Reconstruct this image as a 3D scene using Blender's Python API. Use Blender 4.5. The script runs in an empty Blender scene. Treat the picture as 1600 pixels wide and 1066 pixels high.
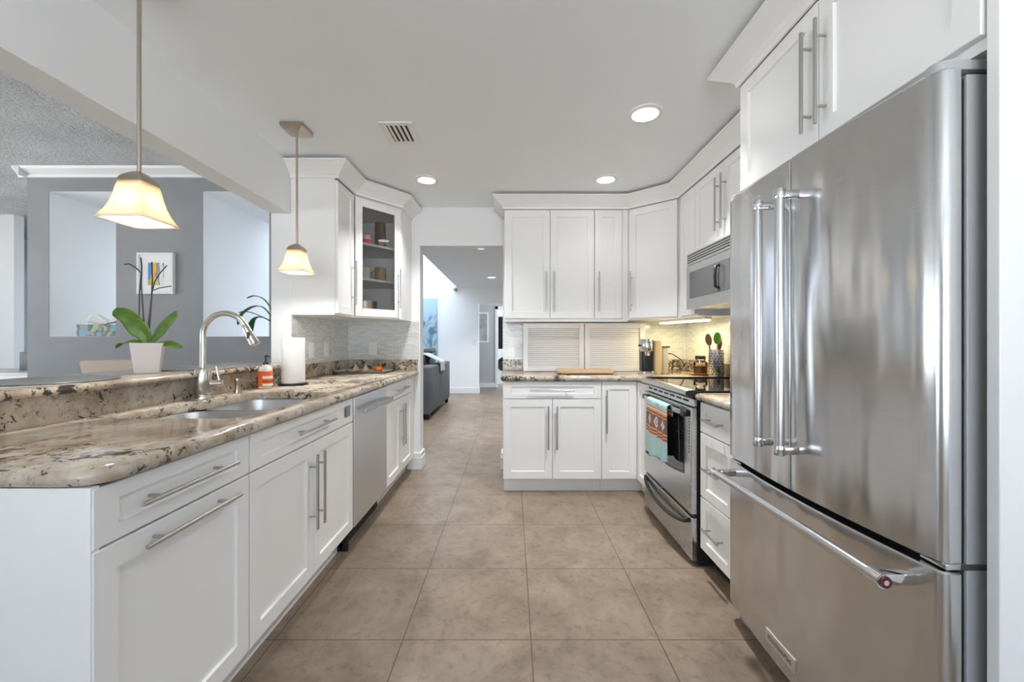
import bpy, bmesh, math, random
from mathutils import Vector, Matrix

S = bpy.context.scene
COL = S.collection
random.seed(7)
PI = math.pi

# ------------------------------------------------------------------ camera
cam = bpy.data.cameras.new('camera')
cam.sensor_fit = 'HORIZONTAL'
cam.sensor_width = 36.0
cam.lens = 14.4
cam.clip_start = 0.05
camo = bpy.data.objects.new('camera', cam)
COL.objects.link(camo)
camo.location = (0, 0, 1.185)
camo.rotation_euler = (PI / 2, 0, 0)
S.camera = camo

# ------------------------------------------------------------------ world, exposure
W = bpy.data.worlds.new('world')
S.world = W
W.use_nodes = True
bg = W.node_tree.nodes['Background']
wt = W.node_tree
wc = wt.nodes.new('ShaderNodeTexCoord'); wsx = wt.nodes.new('ShaderNodeSeparateXYZ')
wt.links.new(wc.outputs['Generated'], wsx.inputs[0])
wr = wt.nodes.new('ShaderNodeValToRGB')
wr.color_ramp.elements[0].position = 0.47; wr.color_ramp.elements[0].color = (0.95, 0.98, 1.0, 1)      # lower half brighter than the sky, added to light the ceiling
wr.color_ramp.elements[1].position = 0.53; wr.color_ramp.elements[1].color = (0.30, 0.36, 0.43, 1)   # sky
wm = wt.nodes.new('ShaderNodeMath'); wm.operation = 'MULTIPLY_ADD'
wm.inputs[1].default_value = 0.5; wm.inputs[2].default_value = 0.5
wt.links.new(wsx.outputs[2], wm.inputs[0]); wt.links.new(wm.outputs[0], wr.inputs[0])
wt.links.new(wr.outputs[0], bg.inputs[0])
bg.inputs[1].default_value = 8.2
vs = S.view_settings
vs.view_transform = 'Standard'
vs.look = 'None'
vs.exposure = 0.29
vs.gamma = 1.0
vs.use_curve_mapping = False
S.cycles.max_bounces = 10
S.cycles.diffuse_bounces = 6
S.cycles.glossy_bounces = 5
S.cycles.transmission_bounces = 8
S.cycles.use_denoising = True
S.cycles.sample_clamp_indirect = 6.0
S.cycles.caustics_reflective = False
S.cycles.caustics_refractive = False

# ------------------------------------------------------------------ materials
def new_mat(name):
    m = bpy.data.materials.new(name)
    m.use_nodes = True
    nt = m.node_tree
    b = nt.nodes['Principled BSDF']
    return m, nt, b

def sock(b, *names):
    for n in names:
        if n in b.inputs:
            return b.inputs[n]

def coords(nt, scale=(1, 1, 1), rot=(0, 0, 0), loc=(0, 0, 0)):
    tc = nt.nodes.new('ShaderNodeTexCoord')
    mp = nt.nodes.new('ShaderNodeMapping')
    mp.inputs['Scale'].default_value = scale
    mp.inputs['Rotation'].default_value = rot
    mp.inputs['Location'].default_value = loc
    nt.links.new(tc.outputs['Object'], mp.inputs['Vector'])
    return mp.outputs['Vector']

def noise(nt, vec, scale, detail=4, rough=0.5, dist=0.0):
    n = nt.nodes.new('ShaderNodeTexNoise')
    n.inputs['Scale'].default_value = scale
    n.inputs['Detail'].default_value = detail
    n.inputs['Roughness'].default_value = rough
    n.inputs['Distortion'].default_value = dist
    nt.links.new(vec, n.inputs['Vector'])
    return n.outputs['Fac']

def ramp(nt, fac, stops, interp='LINEAR'):
    r = nt.nodes.new('ShaderNodeValToRGB')
    r.color_ramp.interpolation = interp
    el = r.color_ramp.elements
    el[0].position, el[0].color = stops[0][0], tuple(stops[0][1]) + (1,)
    el[1].position, el[1].color = stops[1][0], tuple(stops[1][1]) + (1,)
    for p, c in stops[2:]:
        e = el.new(p)
        e.color = tuple(c) + (1,)
    nt.links.new(fac, r.inputs['Fac'])
    return r.outputs['Color']

def mix(nt, fac, a, b_, mode='MIX'):
    m = nt.nodes.new('ShaderNodeMix')
    m.data_type = 'RGBA'
    m.blend_type = mode
    for val, i in ((fac, 0), (a, 6), (b_, 7)):
        if hasattr(val, 'is_linked'):
            nt.links.new(val, m.inputs[i])
        elif i == 0:
            m.inputs[0].default_value = val
        else:
            m.inputs[i].default_value = tuple(val) + (1,)
    return m.outputs[2]

def math_node(nt, op, a, b_=None):
    m = nt.nodes.new('ShaderNodeMath')
    m.operation = op
    for val, i in ((a, 0), (b_, 1)):
        if val is None:
            continue
        if hasattr(val, 'is_linked'):
            nt.links.new(val, m.inputs[i])
        else:
            m.inputs[i].default_value = val
    return m.outputs[0]

def bump(nt, b, h, strength=0.2, dist=0.01):
    bn = nt.nodes.new('ShaderNodeBump')
    bn.inputs['Strength'].default_value = strength
    bn.inputs['Distance'].default_value = dist
    nt.links.new(h, bn.inputs['Height'])
    nt.links.new(bn.outputs['Normal'], b.inputs['Normal'])

def paint(name, col, rough=0.5, var=0.02, bscale=None, bstr=0.1, bdist=0.004, metallic=0.0, spec=0.5):
    m, nt, b = new_mat(name)
    v = coords(nt)
    n = noise(nt, v, 3.0, 3)
    lo = tuple(max(0, c * (1 - var)) for c in col)
    hi = tuple(min(1, c * (1 + var)) for c in col)
    nt.links.new(ramp(nt, n, [(0.3, lo), (0.7, hi)]), b.inputs['Base Color'])
    b.inputs['Roughness'].default_value = rough
    b.inputs['Metallic'].default_value = metallic
    sock(b, 'Specular IOR Level', 'Specular').default_value = spec
    if bscale:
        bump(nt, b, noise(nt, v, bscale, 5, 0.6), bstr, bdist)
    return m

def steel(name, col=(0.55, 0.55, 0.55), rough=0.25, grain=(3, 3, 90), wave=0.0, wscale=(1, 1, 1)):
    m, nt, b = new_mat(name)
    v = coords(nt, grain)
    n = noise(nt, v, 14.0, 4, 0.6)
    lo = tuple(c * 0.93 for c in col)
    nt.links.new(ramp(nt, n, [(0.3, lo), (0.7, col)]), b.inputs['Base Color'])
    b.inputs['Metallic'].default_value = 1.0
    r = nt.nodes.new('ShaderNodeMapRange')
    r.inputs['To Min'].default_value = rough * 0.94
    r.inputs['To Max'].default_value = rough * 1.06
    nt.links.new(n, r.inputs['Value'])
    nt.links.new(r.outputs[0], b.inputs['Roughness'])
    if wave:
        w = noise(nt, coords(nt, wscale), 2.6, 1.5, 0.4)
        bump(nt, b, w, 1.0, wave)
    return m

def emit(name, col, strength):
    m, nt, b = new_mat(name)
    b.inputs['Base Color'].default_value = tuple(col) + (1,)
    sock(b, 'Emission Color', 'Emission').default_value = tuple(col) + (1,)
    b.inputs['Emission Strength'].default_value = strength
    return m

def glass(name, col=(1, 1, 1), rough=0.0, alpha=None):
    m, nt, b = new_mat(name)
    b.inputs['Base Color'].default_value = tuple(col) + (1,)
    b.inputs['Roughness'].default_value = rough
    sock(b, 'Transmission Weight', 'Transmission').default_value = 1.0
    b.inputs['IOR'].default_value = 1.45
    return m

def pane_glass(name, tint=(0.95, 0.97, 0.97)):
    m, nt, b = new_mat(name)
    nt.nodes.remove(b)
    out = nt.nodes['Material Output']
    t = nt.nodes.new('ShaderNodeBsdfTransparent')
    t.inputs[0].default_value = tuple(tint) + (1,)
    g = nt.nodes.new('ShaderNodeBsdfGlossy')
    g.inputs['Roughness'].default_value = 0.02
    f = nt.nodes.new('ShaderNodeFresnel')
    f.inputs[0].default_value = 1.45
    mx = nt.nodes.new('ShaderNodeMixShader')
    nt.links.new(f.outputs[0], mx.inputs[0])
    nt.links.new(t.outputs[0], mx.inputs[1])
    nt.links.new(g.outputs[0], mx.inputs[2])
    nt.links.new(mx.outputs[0], out.inputs[0])
    return m

def granite_mat(name, stretch=(1, 1, 1), seed=0.0):
    m, nt, b = new_mat(name)
    v = coords(nt, stretch, (0, 0, 0.5), (seed, seed * 0.7, seed * 0.3))
    # cloudy beige ground
    base = ramp(nt, noise(nt, v, 7.0, 6, 0.62, 0.4),
                [(0.30, (0.30, 0.22, 0.15)), (0.44, (0.44, 0.36, 0.27)), (0.55, (0.54, 0.47, 0.385)), (0.70, (0.66, 0.61, 0.54))])
    # grey quartz patches
    grey = ramp(nt, noise(nt, v, 16.0, 6, 0.7, 0.3), [(0.50, (0, 0, 0)), (0.62, (1, 1, 1))])
    c1 = mix(nt, math_node(nt, 'MULTIPLY', grey, 0.55), base, (0.34, 0.30, 0.27))
    # rusty brown flecks
    rust = ramp(nt, noise(nt, v, 26.0, 5, 0.7, 0.2), [(0.60, (0, 0, 0)), (0.68, (1, 1, 1))])
    c1 = mix(nt, math_node(nt, 'MULTIPLY', rust, 0.6), c1, (0.20, 0.115, 0.065))
    # clustered black mineral: ragged crystals that gather along drifting veins
    drift = ramp(nt, noise(nt, coords(nt, (stretch[0] * 1.0, stretch[1] * 0.55, stretch[2]), (0, 0, 0.5), (seed + 4, 1, 2)), 4.2, 5, 0.6, 0.8), [(0.47, (0, 0, 0)), (0.60, (1, 1, 1))])
    cry = noise(nt, v, 36.0, 7, 0.76, 0.7)
    thr = math_node(nt, 'ADD', cry, math_node(nt, 'MULTIPLY', drift, 0.13))
    blk = ramp(nt, thr, [(0.595, (0, 0, 0)), (0.632, (1, 1, 1))])
    c2 = mix(nt, math_node(nt, 'MULTIPLY', blk, 0.93), c1, (0.028, 0.020, 0.016))
    # fine broken hairline veins
    nv = noise(nt, v, 11.0, 8, 0.72, 0.9)
    band = math_node(nt, 'ABSOLUTE', math_node(nt, 'SUBTRACT', nv, 0.5))
    vein = ramp(nt, band, [(0.0, (1, 1, 1)), (0.012, (0, 0, 0))])
    brk = ramp(nt, noise(nt, v, 13.0, 3, 0.5), [(0.48, (0, 0, 0)), (0.60, (1, 1, 1))])
    c3 = mix(nt, math_node(nt, 'MULTIPLY', math_node(nt, 'MULTIPLY', vein, brk), 0.75), c2, (0.06, 0.042, 0.033))
    nt.links.new(c3, b.inputs['Base Color'])
    b.inputs['Roughness'].default_value = 0.12
    return m

def floor_mat():
    m, nt, b = new_mat('porcelain_floor_tile')
    v = coords(nt, (1, 1, 1), (0, 0, 0), (-0.075 + 0.508 * 20, -1.624 + 0.508 * 20, 0))
    br = nt.nodes.new('ShaderNodeTexBrick')
    br.offset = 0.0
    br.squash = 1.0
    br.inputs['Scale'].default_value = 1.0
    br.inputs['Brick Width'].default_value = 0.508
    br.inputs['Row Height'].default_value = 0.508
    br.inputs['Mortar Size'].default_value = 0.0022
    br.inputs['Mortar Smooth'].default_value = 0.1
    br.inputs['Color1'].default_value = (1, 1, 1, 1)
    br.inputs['Color2'].default_value = (0.93, 0.93, 0.93, 1)
    br.inputs['Mortar'].default_value = (0, 0, 0, 1)
    nt.links.new(v, br.inputs['Vector'])
    n1 = noise(nt, v, 5.0, 6, 0.62, 0.5)
    n2 = noise(nt, v, 24.0, 5, 0.7, 0.2)
    c = ramp(nt, n1, [(0.3, (0.168, 0.126, 0.089)), (0.5, (0.240, 0.184, 0.134)), (0.72, (0.300, 0.238, 0.180))])
    sp = ramp(nt, n2, [(0.32, (0.66, 0.64, 0.61)), (0.50, (1, 1, 1))])
    c = mix(nt, 0.8, c, sp, 'MULTIPLY')
    c = mix(nt, 1.0, c, br.outputs['Color'], 'MULTIPLY')
    c = mix(nt, br.outputs['Fac'], c, (0.085, 0.055, 0.035))
    nt.links.new(c, b.inputs['Base Color'])
    b.inputs['Roughness'].default_value = 0.38
    h = math_node(nt, 'SUBTRACT', math_node(nt, 'MULTIPLY', n2, 0.15), br.outputs['Fac'])
    bump(nt, b, h, 0.3, 0.002)
    return m

def mosaic_mat():
    m, nt, b = new_mat('glass_strip_mosaic')
    tc = nt.nodes.new('ShaderNodeTexCoord')
    sx = nt.nodes.new('ShaderNodeSeparateXYZ')
    nt.links.new(tc.outputs['Object'], sx.inputs[0])
    cx = nt.nodes.new('ShaderNodeCombineXYZ')
    nt.links.new(math_node(nt, 'ADD', math_node(nt, 'ADD', sx.outputs[0], sx.outputs[1]), 20.0), cx.inputs[0])
    nt.links.new(math_node(nt, 'ADD', sx.outputs[2], 3.0), cx.inputs[1])
    br = nt.nodes.new('ShaderNodeTexBrick')
    br.offset = 0.42
    br.inputs['Scale'].default_value = 1.0
    br.inputs['Brick Width'].default_value = 0.062
    br.inputs['Row Height'].default_value = 0.0155
    br.inputs['Mortar Size'].default_value = 0.0013
    br.inputs['Mortar Smooth'].default_value = 0.2
    br.inputs['Bias'].default_value = 0.0
    br.inputs['Color1'].default_value = (0.80, 0.82, 0.81, 1)
    br.inputs['Color2'].default_value = (0.62, 0.65, 0.645, 1)
    br.inputs['Mortar'].default_value = (0.50, 0.51, 0.50, 1)
    nt.links.new(cx.outputs[0], br.inputs['Vector'])
    nt.links.new(br.outputs['Color'], b.inputs['Base Color'])
    b.inputs['Roughness'].default_value = 0.12
    sock(b, 'Specular IOR Level', 'Specular').default_value = 0.7
    n = noise(nt, cx.outputs[0], 40.0, 2)
    bump(nt, b, math_node(nt, 'SUBTRACT', math_node(nt, 'MULTIPLY', n, 0.5), br.outputs['Fac']), 0.55, 0.0016)
    return m

M = {}
M['cab'] = paint('white_cabinet_lacquer', (0.845, 0.843, 0.838), 0.32, 0.004)
M['cab_in'] = paint('cabinet_interior', (0.72, 0.725, 0.73), 0.4, 0.01)
M['wall'] = paint('white_wall_paint', (0.815, 0.828, 0.838), 0.75, 0.008, 60, 0.06, 0.002)
M['white_wall'] = paint('bright_wall_paint', (0.88, 0.885, 0.89), 0.75, 0.006, 60, 0.05, 0.002)
M['ceil'] = paint('ceiling_paint', (0.875, 0.905, 0.93), 0.85, 0.006)
M['popcorn'] = paint('textured_ceiling', (0.74, 0.74, 0.735), 0.9, 0.10, 38, 1.0, 0.03)
M['grey_wall'] = paint('grey_accent_wall', (0.31, 0.318, 0.328), 0.7, 0.05, 22, 0.35, 0.006)
M['hall_grey'] = paint('hall_grey_paint', (0.50, 0.505, 0.515), 0.7, 0.01)
M['trim'] = paint('trim_gloss_white', (0.84, 0.845, 0.85), 0.35, 0.004)
M['floor'] = floor_mat()
M['mosaic'] = mosaic_mat()
M['granite'] = granite_mat('polished_granite', (1, 1, 1), 0.0)
M['granite2'] = granite_mat('polished_granite_riser', (1, 1, 1), 3.1)
M['granite3'] = granite_mat('polished_granite_bar', (0.8, 0.8, 0.8), 7.7)
M['steel'] = steel('brushed_steel', (0.60, 0.605, 0.61), 0.27, (1, 1, 50))
M['fridge'] = steel('fridge_steel', (0.66, 0.665, 0.67), 0.19, (1, 1, 40), 0.030, (1, 2.2, 0.45))
M['bar_steel'] = steel('satin_bar_steel', (0.62, 0.62, 0.625), 0.24, (.4, .4, .4))
M['steel_dw'] = steel('dishwasher_steel', (0.74, 0.77, 0.81), 0.36, (1, 60, 1))
M['nickel'] = steel('satin_nickel_pull', (0.52, 0.51, 0.495), 0.30, (.4, .4, .4))
M['warm_nickel'] = steel('warm_brushed_nickel', (0.52, 0.45, 0.38), 0.33, (.4, .4, .4))
M['faucet'] = steel('faucet_nickel', (0.66, 0.63, 0.58), 0.24, (.4, .4, .4))
M['chrome'] = steel('chrome', (0.75, 0.75, 0.76), 0.10, (.4, .4, .4))
M['sink'] = steel('sink_steel', (0.62, 0.62, 0.62), 0.30, (40, 1, 1))
M['dark_steel'] = steel('dark_grey_steel', (0.30, 0.30, 0.31), 0.4)
M['black'] = paint('black_plastic', (0.012, 0.012, 0.013), 0.3, 0.05)
M['black_matte'] = paint('black_matte', (0.010, 0.010, 0.010), 0.7, 0.05)
M['black_glass'] = paint('black_glass', (0.006, 0.006, 0.007), 0.03, 0.02)
M['oven_glass'] = paint('oven_window_glass', (0.02, 0.02, 0.022), 0.02, 0.02, spec=1.0)
M['mw_glass'] = paint('microwave_window', (0.10, 0.10, 0.105), 0.06, 0.02)
M['grey_plastic'] = paint('grey_plastic', (0.27, 0.27, 0.275), 0.45, 0.02)
M['mid_grey'] = paint('fridge_body_grey', (0.42, 0.425, 0.435), 0.45, 0.01)
M['plastic'] = paint('white_plastic', (0.82, 0.82, 0.81), 0.35, 0.005)
M['paper'] = paint('paper_white', (0.90, 0.89, 0.885), 0.85, 0.01, 90, 0.15, 0.002)
M['lens'] = emit('downlight_lens', (1.0, 0.97, 0.92), 5)
M['lens_far'] = emit('downlight_lens_far', (1.0, 0.98, 0.95), 2.5)
M['tube'] = emit('under_cabinet_diffuser', (1.0, 0.88, 0.62), 3.2)
M['pane'] = pane_glass('clear_pane', (0.99, 0.99, 0.99))
M['soil'] = paint('orchid_bark', (0.10, 0.06, 0.035), 0.9, 0.3, 60, 0.6, 0.01)

# ------------------------------------------------------------------ mesh builder
class B:
    def __init__(self):
        self.bm = bmesh.new()

    def _add(self, verts, faces):
        vs_ = [self.bm.verts.new(v) for v in verts]
        fs = []
        for f in faces:
            try:
                fs.append(self.bm.faces.new([vs_[i] for i in f]))
            except ValueError:
                pass
        return vs_, fs

    def hexa(self, pts, bev=0.0, seg=2):
        vs_, fs = self._add(pts, [(0, 1, 2, 3), (7, 6, 5, 4), (0, 4, 5, 1), (1, 5, 6, 2), (2, 6, 7, 3), (3, 7, 4, 0)])
        if bev:
            ed = list({e for f in fs for e in f.edges})
            bmesh.ops.bevel(self.bm, geom=ed, offset=bev, segments=seg, affect='EDGES', profile=0.5)
        return self

    def box(self, x0, x1, y0, y1, z0, z1, bev=0.0, seg=2):
        return self.hexa([(x0, y0, z0), (x1, y0, z0), (x1, y1, z0), (x0, y1, z0),
                          (x0, y0, z1), (x1, y0, z1), (x1, y1, z1), (x0, y1, z1)], bev, seg)

    def boxf(self, F, a0, a1, d0, d1, z0, z1, bev=0.0, seg=2):
        p = lambda a, d, z: F(a, d, z)
        return self.hexa([p(a0, d0, z0), p(a1, d0, z0), p(a1, d1, z0), p(a0, d1, z0),
                          p(a0, d0, z1), p(a1, d0, z1), p(a1, d1, z1), p(a0, d1, z1)], bev, seg)

    def prism(self, pts, z0, z1, bev=0.0):
        n = len(pts)
        vs_, fs = self._add([(x, y, z0) for x, y in pts] + [(x, y, z1) for x, y in pts],
                            [tuple(range(n - 1, -1, -1)), tuple(range(n, 2 * n))] +
                            [(i, (i + 1) % n, n + (i + 1) % n, n + i) for i in range(n)])
        if bev:
            ed = list({e for f in fs[:2] for e in f.edges})
            bmesh.ops.bevel(self.bm, geom=ed, offset=bev, segments=4, affect='EDGES', profile=0.5)
        return self

    def loft(self, loops, cap0=True, cap1=True, closed=True):
        n = len(loops[0])
        allv = [[self.bm.verts.new(p) for p in lp] for lp in loops]
        for a, b_ in zip(allv, allv[1:]):
            for i in range(n if closed else n - 1):
                j = (i + 1) % n
                self.bm.faces.new((a[i], a[j], b_[j], b_[i]))
        if cap0:
            self.bm.faces.new(list(reversed(allv[0])))
        if cap1:
            self.bm.faces.new(allv[-1])
        return self

    def tube(self, pts, r, seg=12, caps=True):
        pts = [Vector(p) for p in pts]
        n = len(pts)
        rs = r if isinstance(r, (list, tuple)) else [r] * n
        tang = []
        for i in range(n):
            t = (pts[min(i + 1, n - 1)] - pts[max(i - 1, 0)]).normalized()
            tang.append(t)
        up = Vector((0, 0, 1)) if abs(tang[0].z) < 0.9 else Vector((1, 0, 0))
        nrm = tang[0].cross(up).normalized()
        loops = []
        for i in range(n):
            t = tang[i]
            nrm = (nrm - t * nrm.dot(t)).normalized()
            bi = t.cross(nrm)
            loops.append([pts[i] + (nrm * math.cos(2 * PI * k / seg) + bi * math.sin(2 * PI * k / seg)) * rs[i] for k in range(seg)])
        return self.loft(loops, caps, caps)

    def lathe(self, prof, c=(0, 0, 0), seg=32, caps=True):
        loops = [[(c[0] + r * math.cos(2 * PI * k / seg), c[1] + r * math.sin(2 * PI * k / seg), c[2] + z) for k in range(seg)] for r, z in prof]
        return self.loft(loops, caps, caps)

    def sphere(self, c, r, sc=(1, 1, 1), u=16, v=10):
        mtx = Matrix.Translation(c) @ Matrix.Diagonal((r * sc[0], r * sc[1], r * sc[2], 1))
        bmesh.ops.create_uvsphere(self.bm, u_segments=u, v_segments=v, radius=1.0, matrix=mtx)
        return self

    def grid(self, fn, nu, nv):
        g = [[self.bm.verts.new(fn(i / nu, j / nv)) for j in range(nv + 1)] for i in range(nu + 1)]
        for i in range(nu):
            for j in range(nv):
                self.bm.faces.new((g[i][j], g[i + 1][j], g[i + 1][j + 1], g[i][j + 1]))
        return self

    def done(self, name, mat, parent=None, smooth=None, recalc=True):
        if recalc:
            bmesh.ops.recalc_face_normals(self.bm, faces=self.bm.faces[:])
        off = Vector((0, 0, 0))
        q = parent
        while q is not None:
            off += q.location
            q = q.parent
        if off.length:
            bmesh.ops.translate(self.bm, verts=self.bm.verts[:], vec=-off)
        me = bpy.data.meshes.new(name)
        self.bm.to_mesh(me)
        self.bm.free()
        me.materials.append(M[mat] if isinstance(mat, str) else mat)
        o = bpy.data.objects.new(name, me)
        COL.objects.link(o)
        if parent is not None:
            o.parent = parent
        if smooth is not None:
            for p in me.polygons:
                p.use_smooth = True
            try:
                me.set_sharp_from_angle(angle=math.radians(smooth))
            except Exception:
                pass
        return o

def tag(o, label, cat, group=None, kind=None):
    o['label'] = label
    o['category'] = cat
    if group:
        o['group'] = group
    if kind:
        o['kind'] = kind
    return o

def thing(name, label, cat, loc=(0, 0, 0), group=None):
    o = bpy.data.objects.new(name, None)
    o.empty_display_size = 0.1
    COL.objects.link(o)
    o.location = loc
    return tag(o, label, cat, group)

def struct(o, label=None):
    o['kind'] = 'structure'
    if label:
        o['label'] = label
    return o

def solidify(o, t, off=0.0):
    md = o.modifiers.new('thickness', 'SOLIDIFY')
    md.thickness = t
    md.offset = off
    return o

def subsurf(o, lv=2):
    md = o.modifiers.new('smooth', 'SUBSURF')
    md.levels = lv
    md.render_levels = lv
    return o

def copy_tree(o, delta, label=None):
    c = o.copy()
    COL.objects.link(c)
    c.location = Vector(o.location) + Vector(delta)
    if label:
        c['label'] = label
    for ch in o.children:
        d = ch.copy()
        COL.objects.link(d)
        d.parent = c
        for g in ch.children:
            e = g.copy()
            COL.objects.link(e)
            e.parent = d
    return c

def frame(O, u, n):
    O = Vector((O[0], O[1])); u = Vector(u).normalized(); n = Vector(n).normalized()
    return lambda a, d, z: (O.x + a * u.x + d * n.x, O.y + a * u.y + d * n.y, z)

def shaker(F, a0, a1, z0, z1, t=0.02, rail=0.058, rec=0.009, name='door', parent=None, mat='cab', railz=None):
    b = B()
    rz = railz or rail
    e = 0.0018
    def ring(ia, iz, d):
        return [F(a0 + ia, d, z0 + iz), F(a1 - ia, d, z0 + iz), F(a1 - ia, d, z1 - iz), F(a0 + ia, d, z1 - iz)]
    b.loft([ring(0, 0, 0), ring(0, 0, t - e), ring(e, e, t), ring(rail, rz, t), ring(rail + 0.003, rz + 0.003, t - rec)])
    return b.done(name, mat, parent)

def slab_front(F, a0, a1, z0, z1, t=0.02, name='drawer', parent=None, mat='cab'):
    return B().boxf(F, a0, a1, 0, t, z0, z1, 0.002).done(name, mat, parent)

def pull(F, a, z, L, vertical, parent, d0=0.02, off=0.034, r=0.006, mat='nickel', ins=0.055):
    b = B()
    h = L / 2
    if vertical:
        b.tube([F(a, d0 + off, z - h), F(a, d0 + off, z + h)], r, 12)
        for s in (-1, 1):
            b.tube([F(a, d0 - 0.002, z + s * (h - ins)), F(a, d0 + off, z + s * (h - ins))], r * 0.75, 10)
    else:
        b.tube([F(a - h, d0 + off, z), F(a + h, d0 + off, z)], r, 12)
        for s in (-1, 1):
            b.tube([F(a + s * (h - ins), d0 - 0.002, z), F(a + s * (h - ins), d0 + off, z)], r * 0.75, 10)
    return b.done('handle', mat, parent, 40)

def round_poly(pts, r, seg=6):
    out = []
    n = len(pts)
    for i in range(n):
        p = Vector(pts[i]); a = Vector(pts[i - 1]); c = Vector(pts[(i + 1) % n])
        rr = r[i] if isinstance(r, (list, tuple)) else r
        if rr <= 0:
            out.append(tuple(p)); continue
        d1 = (a - p).normalized(); d2 = (c - p).normalized()
        p1 = p + d1 * rr; p2 = p + d2 * rr
        for k in range(seg + 1):
            t = k / seg
            q = p1 * (1 - t) ** 2 + p * 2 * t * (1 - t) + p2 * t * t
            out.append((q.x, q.y))
    return out

# ------------------------------------------------------------------ room shell
CZ = 2.42      # kitchen ceiling
XR = 1.62      # right wall
XL = -1.52     # left wall / pass-through wall, kitchen face
XLo = -1.655   # its dining face
YB = 3.79      # back wall
DZ = 2.96      # dining ceiling
YF = 9.25      # far living-room wall

struct(B().box(-9.0, 4.0, -2.8, 13.0, -0.05, 0.0).done('floor', 'floor'))
struct(B().box(XLo, XR + 0.15, -2.8, YB + 0.13, CZ, CZ + 0.08).done('ceiling', 'ceil'))
struct(B().box(XR, XR + 0.12, -2.8, YB + 0.13, 0, CZ).done('wall_right', 'wall'))
b = B()
b.box(XLo, -0.85, YB, YB + 0.13, 0, CZ)
b.box(-0.085, XR, YB, YB + 0.13, 0, CZ)
b.box(-0.85, -0.085, YB, YB + 0.13, 2.067, CZ)
struct(b.done('wall_back', 'wall'))
b = B()
b.box(XLo, XL, 2.815, YB, 0, CZ)                      # wall carrying the corner cabinets
b.box(XLo, XL, -2.8, 2.815, 2.06, CZ + 0.08, 0.006)   # header over the pass-through
b.box(XLo, XL, 0.868, 2.815, 0, 1.0095)               # knee wall under the bar
struct(b.done('wall_left', 'wall'))


b = B()                                               # unseen rear wall, added; window opening sized for the daylight it admits
b.box(XLo, -1.35, -2.8, -2.68, 0, CZ); b.box(1.4, XR, -2.8, -2.68, 0, CZ)
b.box(-1.35, 1.4, -2.8, -2.68, 0, 0.6); b.box(-1.35, 1.4, -2.8, -2.68, 2.0, CZ)
b.box(-8.5, XLo, -2.8, -2.68, 0, DZ)
struct(b.done('wall_rear', 'wall'))

# dining room beyond the pass-through
YA = 4.2

b = B(); b.box(-8.5, XLo, -2.8, 5.45, DZ, DZ + 0.05); b.box(-8.5, -5.0, 5.45, 7.5, DZ, DZ + 0.05)
struct(b.done('ceiling_dining', 'popcorn'))
struct(B().box(XLo - 0.0, XL - 0.02, -2.8, 4.2, CZ + 0.08, DZ).done('wall_above_header', 'wall'))
b = B()                                               # unseen outer dining wall, added with three openings to limit side light
b.box(-8.62, -8.5, -2.8, YF, 0, 0.12); b.box(-8.62, -8.5, -2.8, YF, 2.15, 4.6)
for y0, y1 in ((-2.8, -2.3), (-0.5, -0.2), (1.6, 1.9), (3.7, YF)):
    b.box(-8.62, -8.5, y0, y1, 0.12, 2.15)
struct(b.done('wall_dining_left', 'white_wall'))
NZ0, NZ1 = 1.23, 2.72
b = B()
ND = 1.25
xs = [-4.97, -4.75, -4.06, -3.17, -2.49, XLo]
b.box(xs[0], xs[1], YA, YA + ND, 0, DZ)
b.box(xs[2], xs[3], YA, YA + ND, 0, DZ)
b.box(xs[4], xs[5], YA, YA + ND, 0, DZ)
for i in (1, 3):
    b.box(xs[i], xs[i + 1], YA, YA + ND, 0, NZ0)
    b.box(xs[i], xs[i + 1], YA, YA + ND, NZ1, DZ)
struct(b.done('wall_dining', 'grey_wall'))
for i in (1, 3):
    x0, x1 = xs[i], xs[i + 1]
    b = B()
    b.box(x0 - 0.001, x0 + 0.004, YA + 0.004, YA + ND - 0.004, NZ0, NZ1)
    b.box(x1 - 0.004, x1 + 0.001, YA + 0.004, YA + ND - 0.004, NZ0, NZ1)
    b.box(x0, x1, YA + 0.004, YA + ND - 0.004, NZ0 - 0.001, NZ0 + 0.004)
    b.box(x0, x1, YA + 0.004, YA + ND - 0.004, NZ1 - 0.004, NZ1 + 0.001)
    struct(b.done('wall_niche', 'white_wall'))
# crown of the grey wall
b = B()
prof = [(0.0, DZ - 0.10), (0.012, DZ - 0.10), (0.02, DZ - 0.075), (0.065, DZ - 0.03), (0.075, DZ - 0.004), (0.0, DZ - 0.004)]
b.loft([[(-5.05, YA - o, z) for o, z in prof], [(XLo, YA - o, z) for o, z in prof]])
b.loft([[(-4.97 - o, YA - 0.075, z) for o, z in prof], [(-4.97 - o, YA + ND, z) for o, z in prof]])
struct(b.done('trim_dining_crown', 'trim'))
# space seen past the left end of the grey wall
b = B()
b.box(-8.6, -6.98, 5.74, 5.86, 0, DZ)
struct(b.done('wall_dining_far', 'white_wall'))
b = B()
b.box(-9.0, -4.6, 7.3, 7.42, 0, 3.6)
b.box(-7.9, -6.3, 7.06, 7.3, 2.55, 2.92, 0.004)
struct(b.done('wall_entry', 'white_wall'))

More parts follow.
